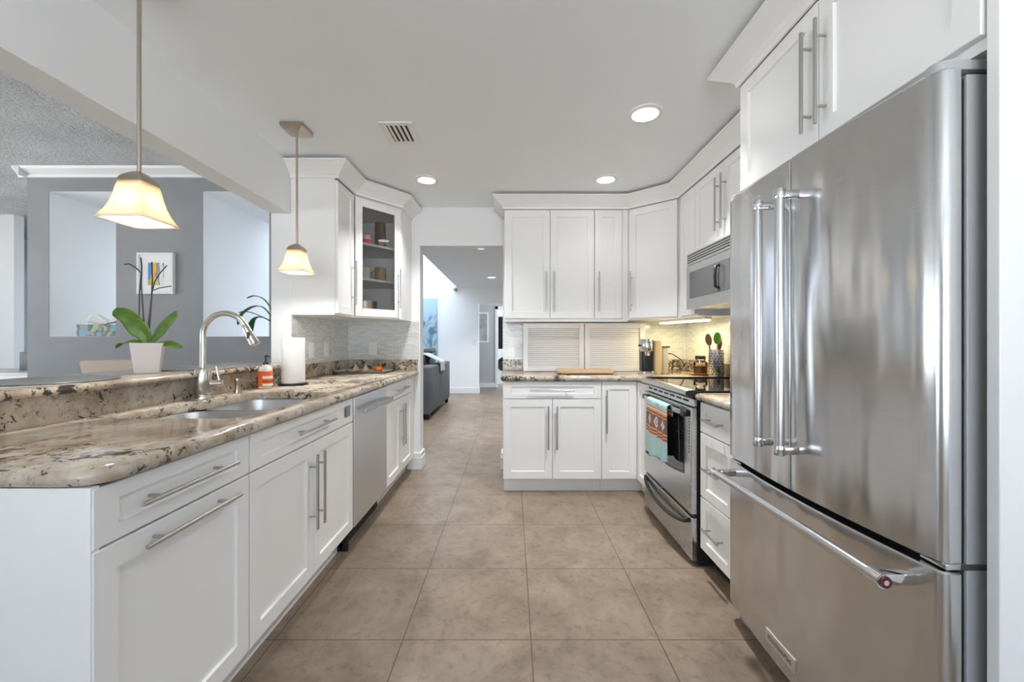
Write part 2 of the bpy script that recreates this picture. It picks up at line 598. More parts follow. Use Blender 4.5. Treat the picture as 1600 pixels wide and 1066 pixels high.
# living room / hall seen through the doorway
YF = 9.25
b = B()
b.box(-8.0, -0.75, YF, YF + 0.12, 0, 4.6)
b.box(-0.75, 1.2, YF, YF + 0.12, 2.03, 4.6)
b.box(0.15, 1.2, YF, YF + 0.12, 0, 2.03)
struct(b.done('wall_living_far', 'white_wall'))
struct(B().box(-1.257, 1.2, YB + 0.13, YF, 2.41, 2.53).done('ceiling_hall', 'ceil'))
struct(B().box(-8.6, -4.4, 5.4, YF + 0.1, 4.5, 4.6).done('ceiling_living', 'ceil'))  # unseen; cut short so open sky lights the living room
struct(B().box(1.08, 1.2, YB + 0.13, YF, 0, 2.41).done('wall_hall_right', 'wall'))
b = B()
b.box(-1.6, -0.36, 10.5, 10.6, 0, 2.41)
b.box(0.15, 1.0, 10.5, 10.6, 0, 2.41)
b.box(-0.36, 0.15, 10.5, 10.6, 2.0, 2.41)
b.box(-1.7, -1.6, 9.37, 10.6, 0, 2.41)
struct(b.done('wall_passage_far', 'hall_grey'))
struct(B().box(-1.7, 1.2, 9.37, 12.6, 2.41, 2.46).done('ceiling_passage', 'ceil'))
b = B()
b.box(-0.43, -0.36, 10.475, 10.5, 0, 2.07)
b.box(-0.43, 0.2, 10.475, 10.5, 2.0, 2.07)
struct(b.done('trim_passage_door', 'trim'))
b = B()
b.box(-0.9, 0.9, 12.3, 12.4, 0, 2.41)
struct(b.done('wall_laundry', 'hall_grey'))

# baseboards
b = B()
b.box(-8.0, -0.735, YF - 0.016, YF, 0, 0.13, 0.004)
b.box(-0.75, -0.735, YF, YF + 0.12, 0, 0.13)
struct(b.done('baseboard_living', 'trim'))
struct(B().box(-1.6, -0.43, 10.485, 10.5, 0, 0.11, 0.003).done('baseboard_passage', 'trim'))
def base_return(x0, x1, y0, y1, nm):
    b = B()
    b.box(x0, x1, y0, y1, 0, 0.11, 0.003)
    b.box(x0 + 0.004, x1 - 0.004, y0 + 0.004, y1 - 0.004, 0.11, 0.155, 0.006)
    struct(b.done(nm, 'trim'))
base_return(-0.962, -0.832, YB - 0.018, YB + 0.148, 'baseboard_door_left')
base_return(-0.103, -0.068, YB - 0.018, YB + 0.148, 'baseboard_door_right')

# mosaic backsplash
b = B()
b.box(XL, XL + 0.008, 2.815, YB, 1.016, 1.365)
b.box(XL + 0.008, -0.862, YB - 0.008, YB, 1.016, 1.365)
struct(b.done('wall_backsplash_left', 'mosaic'))
b = B()
b.box(-0.083, XR - 0.008, YB - 0.008, YB, 1.016, 1.365)
b.box(XR - 0.008, XR, 1.8, YB, 1.016, 1.42)
struct(b.done('wall_backsplash_right', 'mosaic'))

# ------------------------------------------------------------------ left run of base cabinets
FL = frame((-0.91, 0), (0, 1), (1, 0))        # a = Y, d outwards = +X
ZS = 0.735

def carcass(b, y0, y1, x0=-1.515, x1=-0.912, z0=0.12, z1=0.873):
    b.box(x0, x1, y0, y0 + 0.018, z0, z1)
    b.box(x0, x1, y1 - 0.018, y1, z0, z1)
    b.box(x0, x1, y0, y1, z0, z0 + 0.018)
    b.box(x0, x0 + 0.012, y0, y1, z0, z1)
    b.box(x1 - 0.018, x1, y0, y1, z1 - 0.03, z1)
    b.box(x1 - 0.02, x1, y0, y0 + 0.04, z0, z1)
    b.box(x1 - 0.02, x1, y1 - 0.04, y1, z0, z1)

t = thing('base_cabinet', 'white base cabinet at the near end of the peninsula with two stacked horizontal pulls', 'cabinet', (-1.2, 1.12, 0))
b = B(); carcass(b, 0.888, 1.388); b.done('body', 'cab', t)
B().box(-1.515, -0.892, 0.866, 0.886, 0, 0.873, 0.0015).done('end_panel', 'cab', t)
B().box(-1.5, -0.98, 0.888, 1.388, 0, 0.119).done('toe_kick', 'cab', t)
d = shaker(FL, 0.870, 1.386, ZS + 0.003, 0.868, name='drawer', parent=t, railz=0.036)
pull(FL, 1.117, 0.805, 0.33, False, d)
d = shaker(FL, 0.870, 1.386, 0.137, ZS - 0.003, name='pull_out_front', parent=t)
pull(FL, 1.130, 0.700, 0.335, False, d)

t = thing('base_cabinet', 'white sink base cabinet with false drawer front and two long vertical pulls, beside dishwasher', 'cabinet', (-1.2, 1.84, 0))
b = B(); carcass(b, 1.391, 2.294); b.done('body', 'cab', t)
B().box(-1.5, -0.98, 1.391, 2.294, 0, 0.119).done('toe_kick', 'cab', t)
d = shaker(FL, 1.393, 2.292, ZS + 0.003, 0.868, name='drawer', parent=t, railz=0.036)
pull(FL, 1.83, 0.805, 0.34, False, d)
B().boxf(FL, 2.195, 2.245, 0.0202, 0.0245, 0.775, 0.835, 0.002).done('badge', 'grey_plastic', d)
d = shaker(FL, 1.393, 1.838, 0.137, ZS - 0.003, parent=t)
pull(FL, 1.806, 0.52, 0.33, True, d)
d = shaker(FL, 1.842, 2.292, 0.137, ZS - 0.003, parent=t)
pull(FL, 1.874, 0.52, 0.33, True, d)

t = thing('dishwasher', 'stainless steel dishwasher with bar handle set between white base cabinets', 'dishwasher', (-1.2, 2.6, 0))
B().box(-1.5, -0.93, 2.303, 2.900, 0.13, 0.868).done('tub', 'grey_plastic', t)
d = B().boxf(FL, 2.302, 2.901, -0.018, 0.024, 0.135, 0.868, 0.004).done('door', 'steel_dw', t)
b = B()
b.boxf(FL, 2.33, 2.875, 0.062, 0.080, 0.772, 0.800, 0.006)
for a in (2.345, 2.86):
    b.boxf(FL, a - 0.012, a + 0.012, 0.022, 0.066, 0.776, 0.796, 0.003)
b.done('handle', 'steel', d)
B().boxf(FL, 2.31, 2.893, -0.012, 0.018, 0.8682, 0.8725).done('control_strip', 'black', t)
b = B()
b.box(-0.97, -0.955, 2.303, 2.900, 0.012, 0.128)
b.box(-1.0, -0.925, 2.303, 2.318, 0.0, 0.128)
b.done('toe_kick', 'black_matte', t)

t = thing('base_cabinet', 'narrow white base cabinet with drawer over two doors, between dishwasher and doorway', 'cabinet', (-1.2, 3.25, 0))
b = B(); carcass(b, 2.906, 3.64); b.box(-0.95, -0.905, 3.64, 3.788, 0.12, 0.873); b.done('body', 'cab', t)
B().box(-1.5, -0.98, 2.906, 3.76, 0, 0.119).done('toe_kick', 'cab', t)
d = shaker(FL, 2.908, 3.638, ZS + 0.003, 0.868, name='drawer', parent=t, railz=0.036)
pull(FL, 3.27, 0.805, 0.34, False, d)
d = shaker(FL, 2.908, 3.271, 0.137, ZS - 0.003, parent=t)
pull(FL, 3.240, 0.52, 0.33, True, d)
d = shaker(FL, 3.275, 3.638, 0.137, ZS - 0.003, parent=t)
pull(FL, 3.306, 0.52, 0.33, True, d)

# ------------------------------------------------------------------ left countertop with sink cutout
def slab_with_hole(outer, hole, z0, z1, nose):
    bm = bmesh.new()
    def ring(pts, z):
        vs_ = [bm.verts.new((x, y, z)) for x, y in pts]
        es = [bm.edges.new((vs_[i], vs_[(i + 1) % len(vs_)])) for i in range(len(vs_))]
        return vs_, es
    def inset(pts, d):
        out = []
        n = len(pts)
        for i in range(n):
            p = Vector(pts[i]); a = Vector(pts[i - 1]); c = Vector(pts[(i + 1) % n])
            d1 = (p - a).normalized(); d2 = (c - p).normalized()
            n1 = Vector((-d1.y, d1.x)); n2 = Vector((-d2.y, d2.x))
            m_ = (n1 + n2)
            m_ = m_ / max(0.3, m_.length_squared / 2)
            out.append((p.x + m_.x * d, p.y + m_.y * d))
        return out
    K = 5
    h = (z1 - z0) / 2
    levels = []
    for k in range(K + 1):
        th = -PI / 2 + PI * k / K
        levels.append((nose * (1 - math.cos(th)), z0 + h + h * math.sin(th)))
    rings = [ring(inset(outer, i), z) for i, z in levels]
    n = len(outer)
    for (a, _), (c, _) in zip(rings, rings[1:]):
        for i in range(n):
            j = (i + 1) % n
            bm.faces.new((a[i], a[j], c[j], c[i]))
    if hole:
        hs = [ring(hole, z0), ring(hole, z1 - 0.004), ring(inset(hole, -0.004), z1)]
        m_ = len(hole)
        for (a, _), (c, _) in zip(hs, hs[1:]):
            for i in range(m_):
                j = (i + 1) % m_
                bm.faces.new((a[j], a[i], c[i], c[j]))
        bmesh.ops.triangle_fill(bm, edges=rings[-1][1] + hs[-1][1], use_beauty=True)
        bmesh.ops.triangle_fill(bm, edges=rings[0][1] + hs[0][1], use_beauty=True)
    else:
        bm.faces.new(rings[-1][0])
        bm.faces.new(list(reversed(rings[0][0])))
    r = B()
    r.bm.free()
    r.bm = bm
    return r

# outlines run counter-clockwise (inset goes inwards)
outer = round_poly([(XL + 0.001, 0.850), (-0.858, 0.850), (-0.858, YB - 0.002), (XL + 0.001, YB - 0.002)], [0, 0.10, 0.03, 0], 8)
hole = round_poly([(-1.445, 1.43), (-0.935, 1.43), (-0.935, 1.80), (-0.955, 1.86), (-0.955, 2.19), (-1.375, 2.19), (-1.39, 1.86), (-1.43, 1.78)],
                  [0.09, 0.09, 0.03, 0.03, 0.10, 0.10, 0.04, 0.04], 8)
o = slab_with_hole(outer, hole, 0.875, 0.915, 0.018).done('countertop', 'granite', None, 50)
tag(o, 'long speckled granite countertop holding the sink, left of the aisle', 'countertop')

b = B()
b.box(XL + 0.001, XL + 0.022, 0.868, 2.816, 0.9155, 1.0095)
b.box(XL + 0.001, XL + 0.022, 2.816, YB - 0.003, 0.9155, 1.015, 0.002)
b.box(XL + 0.022, -0.87, YB - 0.024, YB - 0.009, 0.9155, 1.015, 0.002)
o = b.done('granite_backsplash', 'granite2')
tag(o, 'granite upstand behind sink running under the raised bar to the corner', 'backsplash')

outer = round_poly([(-1.95, 0.80), (-1.455, 0.80), (-1.455, 2.62), (-1.50, 2.64), (-1.50, 2.812), (-1.95, 2.812)], [0.04, 0.04, 0.03, 0, 0, 0.04], 6)
o = slab_with_hole(outer, None, 1.0105, 1.040, 0.013).done('bar_top', 'granite3', None, 50)
tag(o, 'raised granite breakfast bar ledge carrying the orchid pot', 'bar top')

# sink
t = thing('sink', 'stainless double bowl undermount sink set in the granite counter', 'sink', (-1.18, 1.82, 0.70))
def basin(x0, x1, y0, y1, depth):
    b = B()
    def lp(i, z, r):
        p = round_poly([(x0 + i, y0 + i), (x1 - i, y0 + i), (x1 - i, y1 - i), (x0 + i, y1 - i)], r, 6)
        return [(x, y, z) for x, y in p]
    b.loft([lp(-0.018, 0.8735, 0.09), lp(0.0, 0.8735, 0.09), lp(0.006, 0.84, 0.09), lp(0.012, depth + 0.02, 0.085), lp(0.03, depth, 0.08)], False, True)
    o = b.done('basin', 'sink', t, 40, recalc=True)
    solidify(o, 0.0012)
    b = B()
    b.lathe([(0.045, 0.002), (0.045, 0.006), (0.034, 0.006), (0.03, 0.003)], ((x0 + x1) / 2, (y0 + y1) / 2, depth), 24)
    b.done('drain', 'chrome', t, 40)
basin(-1.425, -0.945, 1.445, 1.795, 0.69)
basin(-1.385, -0.965, 1.845, 2.18, 0.70)

# faucet
fx, fy = -1.452, 1.925
t = thing('faucet', 'brushed nickel gooseneck pull-down faucet behind the sink', 'faucet', (fx, fy, 0.9155))
b = B()
b.lathe([(0.034, 0), (0.034, 0.012), (0.031, 0.016), (0.031, 0.02), (0.034, 0.024), (0.034, 0.125), (0.030, 0.137), (0.02, 0.143)], (fx, fy, 0.9155), 32)
b.done('base', 'faucet', t, 40)
pts = [(fx, fy, 1.05), (fx, fy, 1.20)]
R = 0.105
for k in range(0, 19):
    th = PI - k * (PI * 0.86) / 18
    pts.append((fx + R + R * math.cos(th), fy - 0.005 * k / 18, 1.21 + R * math.sin(th)))
B().tube(pts, 0.0125, 16).done('neck', 'faucet', t, 60)
e = Vector(pts[-1]); dv = (Vector(pts[-1]) - Vector(pts[-2])).normalized()
b = B()
b.tube([e - dv * 0.005, e + dv * 0.002, e + dv * 0.03, e + dv * 0.085, e + dv * 0.098, e + dv * 0.1], [0.0125, 0.0165, 0.018, 0.0235, 0.0235, 0.02], 20)
h = b.done('spray_head', 'faucet', t, 40)
b = B()
c = e + dv * 0.05 + Vector((0.004, -0.019, 0))
b.sphere(c, 0.010, (0.8, 0.5, 1.9))
b.done('spray_button', 'black', h, 60)
b = B()
b.tube([(fx + 0.03, fy + 0.01, 0.985), (fx + 0.075, fy + 0.022, 0.985)], 0.016, 18)
b.tube([(fx + 0.062, fy + 0.02, 0.995), (fx + 0.058, fy + 0.018, 1.02), (fx + 0.05, fy + 0.016, 1.065)], [0.007, 0.005, 0.0065], 12)
b.done('lever', 'faucet', t, 50)

sx, sy = -1.435, 2.14
t = thing('soap_dispenser', 'small brushed nickel deck soap pump to the right of the faucet', 'soap dispenser', (sx, sy, 0.9155))
B().lathe([(0.020, 0), (0.018, 0.006), (0.011, 0.02), (0.009, 0.045), (0.013, 0.055), (0.014, 0.068), (0.011, 0.074)], (sx, sy, 0.9155), 20).done('pump', 'warm_nickel', t, 50)
B().tube([(sx, sy, 0.979), (sx + 0.03, sy, 0.975), (sx + 0.075, sy, 0.976)], [0.008, 0.0045, 0.004], 12).done('spout', 'warm_nickel', t, 50)

# orange soap bottle
bx, by = -1.405, 2.335
t = thing('soap_bottle', 'clear hand soap bottle with orange label and black pump, by the paper towels', 'soap bottle', (bx, by, 0.9155))
def rr(w, d, r, z):
    return [(bx + x, by + y, 0.9155 + z) for x, y in round_poly([(-w, -d), (w, -d), (w, d), (-w, d)], r, 5)]
M['soap_clear'] = paint('soap_bottle_plastic', (0.72, 0.68, 0.62), 0.15, 0.02)
b = B(); b.loft([rr(.030, .022, .014, 0), rr(.033, .025, .016, .004), rr(.033, .025, .016, .105), rr(.030, .022, .016, .118), rr(.014, .014, .009, .132), rr(.013, .013, .009, .138)])
b.done('bottle', 'soap_clear', t, 50)
def lab():
    m, nt, bs = new_mat('orange_soap_label')
    tc = nt.nodes.new('ShaderNodeTexCoord'); s = nt.nodes.new('ShaderNodeSeparateXYZ')
    nt.links.new(tc.outputs['Object'], s.inputs[0])
    def band(v, lo, hi):
        return math_node(nt, 'MULTIPLY', math_node(nt, 'GREATER_THAN', v, lo), math_node(nt, 'LESS_THAN', v, hi))
    right = math_node(nt, 'GREATER_THAN', s.outputs[0], -0.002)
    w = math_node(nt, 'ADD', band(s.outputs[2], 0.056, 0.071), band(s.outputs[2], 0.016, 0.028))
    w = math_node(nt, 'MULTIPLY', w, right)
    dk = math_node(nt, 'MULTIPLY', band(s.outputs[2], 0.034, 0.047), right)
    c = mix(nt, dk, (0.80, 0.14, 0.025), (0.34, 0.075, 0.02))
    c = mix(nt, w, c, (0.85, 0.80, 0.74))
    nt.links.new(c, bs.inputs['Base Color']); bs.inputs['Roughness'].default_value = 0.4
    return m
b = B(); b.loft([rr(.0336, .0256, .0165, .012), rr(.0336, .0256, .0165, .098)])
b.done('label', lab(), t, 50)
b = B()
b.lathe([(.015, 0.134), (.015, 0.150), (.006, .152), (.005, .176), (.010, .178), (.010, .188), (.004, .19)], (bx, by, 0.9155), 20)
b.tube([(bx, by, 0.9155 + .183), (bx + .012, by, 0.9155 + .186), (bx + .025, by - .004, 0.9155 + .178)], [.006, .005, .004], 10)
b.done('pump', 'black', t, 50)

# paper towel roll
px, py = -1.345, 2.52
t = thing('paper_towel_holder', 'upright white paper towel roll on a dark wire holder by the wall end', 'paper towels', (px, py, 0.9155))
B().lathe([(.082, 0), (.084, .004), (.082, .010), (.01, .012)], (px, py, .9155), 36).done('base', 'black', t, 50)
b = B(); b.lathe([(.056, .013), (.064, .013), (.0655, .018), (.0655, .285), (.064, .29), (.02, .29), (.02, .286)], (px, py, .9155), 48)
b.done('roll', 'paper', t, 40)
ring_ = [(px, py, .9155 + .012), (px, py, .9155 + .297)] + [(px + .011 * math.cos(a), py, .9155 + .309 + .011 * math.sin(a)) for a in [(-90 + 36 * k) * PI / 180 for k in range(10)]]
B().tube(ring_, .0022, 8).done('rod', 'dark_steel', t, 60)

# tray with shells and pumpkin on the corner of the counter
tx, ty = -1.26, 3.50
t = thing('tray', 'shallow silver serving tray with beige shells and a small pumpkin in the counter corner', 'tray', (tx, ty, .9155))
M['tray'] = steel('tray_metal', (0.75, 0.73, 0.70), 0.5)
b = B()
def trl(w, d, z, r):
    return [(tx + x, ty + y, .9155 + z) for x, y in round_poly([(-w, -d), (w, -d), (w, d), (-w, d)], r, 5)]
b.loft([trl(.19, .11, 0, .02), trl(.215, .135, .022, .02), trl(.211, .131, .022, .02), trl(.186, .106, .003, .02)])
b.done('dish', 'tray', t, 30)
M['shell'] = paint('beige_shell', (0.62, 0.47, 0.33), 0.6, 0.15, 40, 0.4, 0.004)
M['pumpkin'] = paint('orange_pumpkin', (0.80, 0.17, 0.02), 0.35, 0.1)
for i, (ox, oy, s, lb) in enumerate([(-.07, -.01, .034, 'beige pointed seashell on the silver tray, the left one'), (.01, .0, .030, 'beige pointed seashell on the silver tray, next to the pumpkin')]):
    b = B()
    prof = [(s * .3, 0), (s, .008), (s * .85, .022), (s * .7, .024), (s * .55, .042), (s * .4, .044), (s * .2, .06), (.001, .07)]
    b.lathe(prof, (tx + ox, ty + oy, .9155 + .0035), 14)
    o = b.done('seashell', 'shell', None, 30)
    tag(o, lb, 'shell', 'seashells on the tray')
for i, (ox, oy, lb) in enumerate([(-.13, -.05, 'dark nut lying at the left end of the silver tray'), (-.03, -.06, 'dark nut lying at the front of the silver tray'), (.06, -.07, 'dark nut in front of the small pumpkin')]):
    o = B().sphere((tx + ox, ty + oy, .9155 + .014), .013, (1.3, 1, .8), 10, 8).done('nut', 'soil', None, 60)
    tag(o, lb, 'nut', 'nuts on the tray')
b = B()
loops = []
for k in range(9):
    ph = -PI / 2 + PI * k / 8
    loops.append([(tx + .115 + .040 * max(.15, math.cos(ph)) * (1 + .10 * math.cos(8 * a)) * math.cos(a),
                   ty + .0 + .040 * max(.15, math.cos(ph)) * (1 + .10 * math.cos(8 * a)) * math.sin(a),
                   .9155 + .0035 + .027 + .027 * math.sin(ph)) for a in [2 * PI * q / 40 for q in range(40)]])
b.loft(loops)
o = b.done('pumpkin', 'pumpkin', None, 60)
tag(o, 'small orange pumpkin on the right of the silver tray', 'pumpkin')
B().tube([(tx + .115, ty, .9155 + .055), (tx + .117, ty, .9155 + .072)], [.006, .004], 8).done('stem', 'soil', o, 60)

# ------------------------------------------------------------------ orchid on the bar
ox, oy, oz = -1.640, 1.845, 1.0405
t = thing('orchid', 'orchid with broad green leaves and bare dark stems in a square pot on the bar', 'plant', (ox, oy, oz))
M['pot'] = paint('grey_ceramic_pot', (0.46, 0.44, 0.43), 0.45, 0.04)
def sq(w, z, rot=0.62):
    return [(ox + x * math.cos(rot) - y * math.sin(rot), oy + x * math.sin(rot) + y * math.cos(rot), oz + z) for x, y in round_poly([(-w, -w), (w, -w), (w, w), (-w, w)], w * .12, 3)]
b = B(); b.loft([sq(.040, 0), sq(.042, .002), sq(.057, .136), sq(.053, .136), sq(.051, .122)])
b.done('pot', 'pot', t, 30)
B().loft([sq(.0505, .116), sq(.0513, .124)]).done('soil', 'soil', t)
def leaf_mat():
    m, nt, bs = new_mat('orchid_leaf')
    n = noise(nt, coords(nt), 22, 3)
    nt.links.new(ramp(nt, n, [(0.3, (0.035, 0.085, 0.010)), (0.7, (0.085, 0.16, 0.018))]), bs.inputs['Base Color'])
    bs.inputs['Roughness'].default_value = 0.35
    return m
M['leaf'] = leaf_mat()
def leaf(base, pts, w, parent, mat='leaf', fold=0.25, name='leaf', side=None):
    """a thick leaf along a polyline of offsets; side = sideways unit vector"""
    P = [Vector(base) + Vector(p) for p in pts]
    def spine(t_):
        k = t_ * (len(P) - 1); i = min(int(k), len(P) - 2); f = k - i
        p0 = P[max(i - 1, 0)]; p1 = P[i]; p2 = P[i + 1]; p3 = P[min(i + 2, len(P) - 1)]
        return 0.5 * ((2 * p1) + (p2 - p0) * f + (2 * p0 - 5 * p1 + 4 * p2 - p3) * f * f + (3 * p1 - p0 - 3 * p2 + p3) * f ** 3)
    sd = Vector(side) if side else None
    def fn(u, v):
        p = spine(u)
        tg = (spine(min(u + .02, 1)) - spine(max(u - .02, 0))).normalized()
        s_ = sd if sd else tg.cross(Vector((0, 0, 1))).normalized()
        s_ = (s_ - tg * s_.dot(tg)).normalized()
        n_ = s_.cross(tg)
        wid = w * (0.25 + 0.75 * min(1, u * 2.2)) * math.sqrt(max(0.0, 1 - max(0, (u - .45) / .55) ** 2.2)) + 0.0008
        q = (v - .5) * 2
        return p + s_ * q * wid + n_ * fold * abs(q) ** 1.3 * wid
    o = B().grid(fn, 16, 8).done(name, mat, parent, 80, recalc=False)
    solidify(o, .0025)
    return o
lb = (ox, oy, oz + .125)
leaf(lb, [(0, 0, 0), (-.035, -.005, .075), (-.08, -.015, .13), (-.13, -.03, .15)], .033, t, side=(.35, .25, .9))
leaf(lb, [(0, 0, 0), (-.01, -.01, .05), (-.04, -.02, .09), (-.075, -.03, .125)], .036, t, side=(.75, .3, .5))
leaf(lb, [(0, 0, 0), (.03, .005, .05), (.06, .01, .095), (.115, .02, .155)], .034, t, side=(-.7, .35, .5))
leaf(lb, [(0, 0, 0), (-.04, -.02, .012), (-.075, -.035, .008), (-.10, -.045, -.012)], .022, t, side=(.2, .9, .3))
leaf(lb, [(0, 0, 0), (.05, .02, .014), (.085, .03, .008), (.125, .04, -.010)], .024, t, side=(-.2, .8, .5))
M['stem'] = paint('dark_orchid_stem', (0.035, 0.022, 0.02), 0.5, 0.1)
def st(pts, r=.0028):
    B().tube([(ox + x, oy + y, oz + z) for x, y, z in pts], r, 8).done('stem', 'stem', t, 60)
st([(-.02, 0, .12), (-.04, 0, .25), (-.038, 0, .36), (-.03, 0, .45), (-.055, 0, .475), (-.085, 0, .492), (-.105, 0, .49)])
st([(-.01, 0, .12), (-.022, 0, .28), (-.03, 0, .40), (-.028, 0, .48), (-.032, 0, .52)])
st([(0, 0, .12), (.008, 0, .22), (.016, 0, .33), (.02, 0, .42), (.018, 0, .50)])
st([(-.005, 0, .13), (.0, 0, .21), (.018, 0, .36), (.03, 0, .41), (.05, 0, .445), (.085, 0, .485)], .0022)
st([(.018, 0, .37), (.05, 0, .383), (.105, 0, .392)], .0022)
# placemats
M['mat'] = paint('charcoal_placemat', (0.16, 0.165, 0.17), 0.4, 0.05)
for y_, lb_ in ((1.48, 'dark grey round placemat at the near end of the granite bar'), (2.15, 'dark grey round placemat on the bar behind the faucet')):
    o = B().lathe([(.188, 0), (.19, .002), (.188, .005), (.01, .005)], (-1.675, y_, 1.0405), 48).done('placemat', 'mat', None, 40)
    tag(o, lb_, 'placemat', 'placemats on the bar')

# ------------------------------------------------------------------ left upper cabinets
UZ0, UZ1 = 1.365, 2.30
FUL = frame((-1.215, 0), (0, 1), (1, 0))
t = thing('wall_cabinet', 'white upper cabinet with plain side panel beside the glass corner cabinet', 'cabinet', (-1.37, 2.96, UZ0))
B().box(XL + .002, -1.2155, 2.81, 3.105, UZ0, 2.380, .0015).done('body', 'cab', t)
d = shaker(FUL, 2.815, 3.10, UZ0 + .012, UZ1 - .012, parent=t)
pull(FUL, 3.055, 1.62, .33, True, d)

P0 = Vector((-1.195, 3.12)); P1 = Vector((-0.93, 3.44))
u2 = (P1 - P0).normalized(); n2 = Vector((u2.y, -u2.x))
DW = (P1 - P0).length
FD = frame(P0 - n2 * 0.02, u2, n2)
t = thing('wall_cabinet', 'white diagonal corner cabinet with a glass door and shelves of mugs', 'cabinet', (-1.3, 3.5, UZ0))
foot = [(XL + .002, 3.107), (-1.216, 3.107), (P0.x - .02 * n2.x + .001, P0.y + .012), (P1.x - .016, P1.y + .005), (-.93, 3.455), (-.93, YB - .002), (XL + .002, YB - .002)]
b = B()
b.prism(foot, UZ0, UZ0 + .02)
b.prism(foot, UZ1 - .03, 2.380)
ua, ub = UZ0 + .02, UZ1 - .03
b.box(XL + .003, XL + .014, 3.121, YB - .016, ua, ub)
b.box(XL + .003, -.948, YB - .014, YB - .003, ua, ub)
b.box(XL + .003, -1.217, 3.108, 3.119, ua, ub)
b.box(-.946, -.9305, 3.456, YB - .003, ua, ub)
b.done('body', 'cab', t)
insh = [(XL + .016, 3.121), (-1.25, 3.121), (-.955, 3.49), (-.955, YB - .016), (XL + .016, YB - .016)]
for z in (1.665, 1.945):
    B().prism(insh, z, z + .018).done('shelf', 'cab_in', t)
r_ = .062
b = B()
b.boxf(FD, .004, r_, 0, .02, UZ0 + .012, UZ1 - .012, .0015)
b.boxf(FD, DW - r_, DW - .004, 0, .02, UZ0 + .012, UZ1 - .012, .0015)
b.boxf(FD, r_, DW - r_, 0, .02, UZ0 + .012, UZ0 + .012 + r_, .0015)
b.boxf(FD, r_, DW - r_, 0, .02, UZ1 - .012 - r_, UZ1 - .012, .0015)
d = b.done('door', 'cab', t)
B().boxf(FD, r_ - .003, DW - r_ + .003, .007, .011, UZ0 + r_, UZ1 - r_).done('glass_pane', 'pane', d)
pull(FD, DW - .032, 1.62, .33, True, d)

# things on its shelves
def mug(x, y, z, r, h, mat, label, cat, name, handle=None, up=True, taper=0.0):
    t_ = thing(name, label, cat, (x, y, z))
    b_ = B()
    if up:
        b_.lathe([(r * (1 - taper), 0), (r, .004), (r, h), (r - .004, h), (r - .005, .008)], (x, y, z), 28)
    else:
        b_.lathe([(r, 0), (r, h - .012), (r - .008, h - .003), (r - .016, h)], (x, y, z), 28)
    b_.done('cup', mat, t_, 40)
    if handle:
        dx, dy = handle
        pts_ = [(x + dx * (r - .004 + .032 * math.sin(PI * k / 10)), y + dy * (r - .004 + .032 * math.sin(PI * k / 10)), z + h * (.2 + .6 * k / 10)) for k in range(11)]
        B().tube(pts_, .005, 10).done('handle', mat, t_, 60)
    return t_
M['red_candle'] = paint('red_candle_glass', (0.62, 0.10, 0.08), 0.12, 0.1)
M['brown_can'] = paint('dark_brown_canister', (0.10, 0.055, 0.03), 0.35, 0.35, 8, 0.1)
M['cream_mug'] = paint('cream_stoneware', (0.66, 0.58, 0.48), 0.4, 0.03)
M['amber_mug'] = paint('amber_glass_mug', (0.33, 0.17, 0.05), 0.10, 0.25)
M['pan'] = steel('tarnished_pan_metal', (0.45, 0.36, 0.28), 0.28)
def upc(a, d_):
    p = FD(a, -d_, 0); return p[0], p[1]
x, y = upc(.165, .10)
t_ = thing('candle', 'small red and pink glass candle on the top shelf of the glass cabinet', 'candle', (x, y, 1.9635))
B().lathe([(.036, 0), (.04, .004), (.04, .04)], (x, y, 1.9635), 28).done('wax', 'red_candle', t_, 40)
M['pink_glass'] = paint('pink_candle_glass', (0.80, 0.45, 0.40), 0.1, 0.05)
B().lathe([(.0402, .041), (.0405, .075), (.037, .075), (.036, .045)], (x, y, 1.9635), 28).done('jar_rim', 'pink_glass', t_, 40)
x, y = upc(.305, .12)
o = B().lathe([(.042, 0), (.044, .004), (.044, .19), (.041, .195), (.041, .21), (.02, .214)], (x, y, 1.9635), 28).done('canister', 'brown_can', None, 40)
tag(o, 'tall dark brown canister on the top shelf of the glass cabinet', 'canister')
x, y = upc(.150, .10)
mug(x, y, 1.6835, .042, .105, 'cream_mug', 'cream mug standing upside down on the middle shelf of the glass cabinet', 'mug', 'mug', None, False)
x, y = upc(.295, .10)
mug(x, y, 1.6835, .045, .11, 'amber_mug', 'amber brown glass mug on the middle shelf of the glass cabinet', 'mug', 'mug', (-.9, -.42))
x, y = upc(.19, .17)
o = B().lathe([(.095, 0), (.1, .005), (.1, .12), (.104, .122), (.104, .126), (.096, .124), (.09, .02)], (x, y, UZ0 + .0205), 40).done('saucepan', 'pan', None, 40)
tag(o, 'metal pan on the bottom of the glass cabinet', 'pan')

# crown mouldings
CP = [(0.0, 2.300), (0.010, 2.300), (0.012, 2.318), (0.020, 2.326), (0.026, 2.334), (0.088, 2.384), (0.095, 2.388), (0.095, 2.399), (0.0, 2.399)]
def crown(path, label, prof=CP, d0=0.0):
    pts = [Vector(p) for p in path]
    loops = []
    for i, p in enumerate(pts):
        ns = []
        if i > 0:
            d_ = (p - pts[i - 1]).normalized(); ns.append(Vector((d_.y, -d_.x)))
        if i < len(pts) - 1:
            d_ = (pts[i + 1] - p).normalized(); ns.append(Vector((d_.y, -d_.x)))
        m_ = sum(ns, Vector((0, 0)))
        if len(ns) == 2:
            m_ = m_ / (m_.length_squared / 2)
        loops.append([(p.x + m_.x * (o_ + d0), p.y + m_.y * (o_ + d0), z) for o_, z in prof])
    o = B().loft(loops).done('crown_molding', 'cab')
    return tag(o, label, 'molding')
crown([(XL + .003, 2.808), (-1.195, 2.808), tuple(P0), tuple(P1), (-.928, YB - .003)], 'white crown molding over the left glass-door corner cabinets', d0=.001)

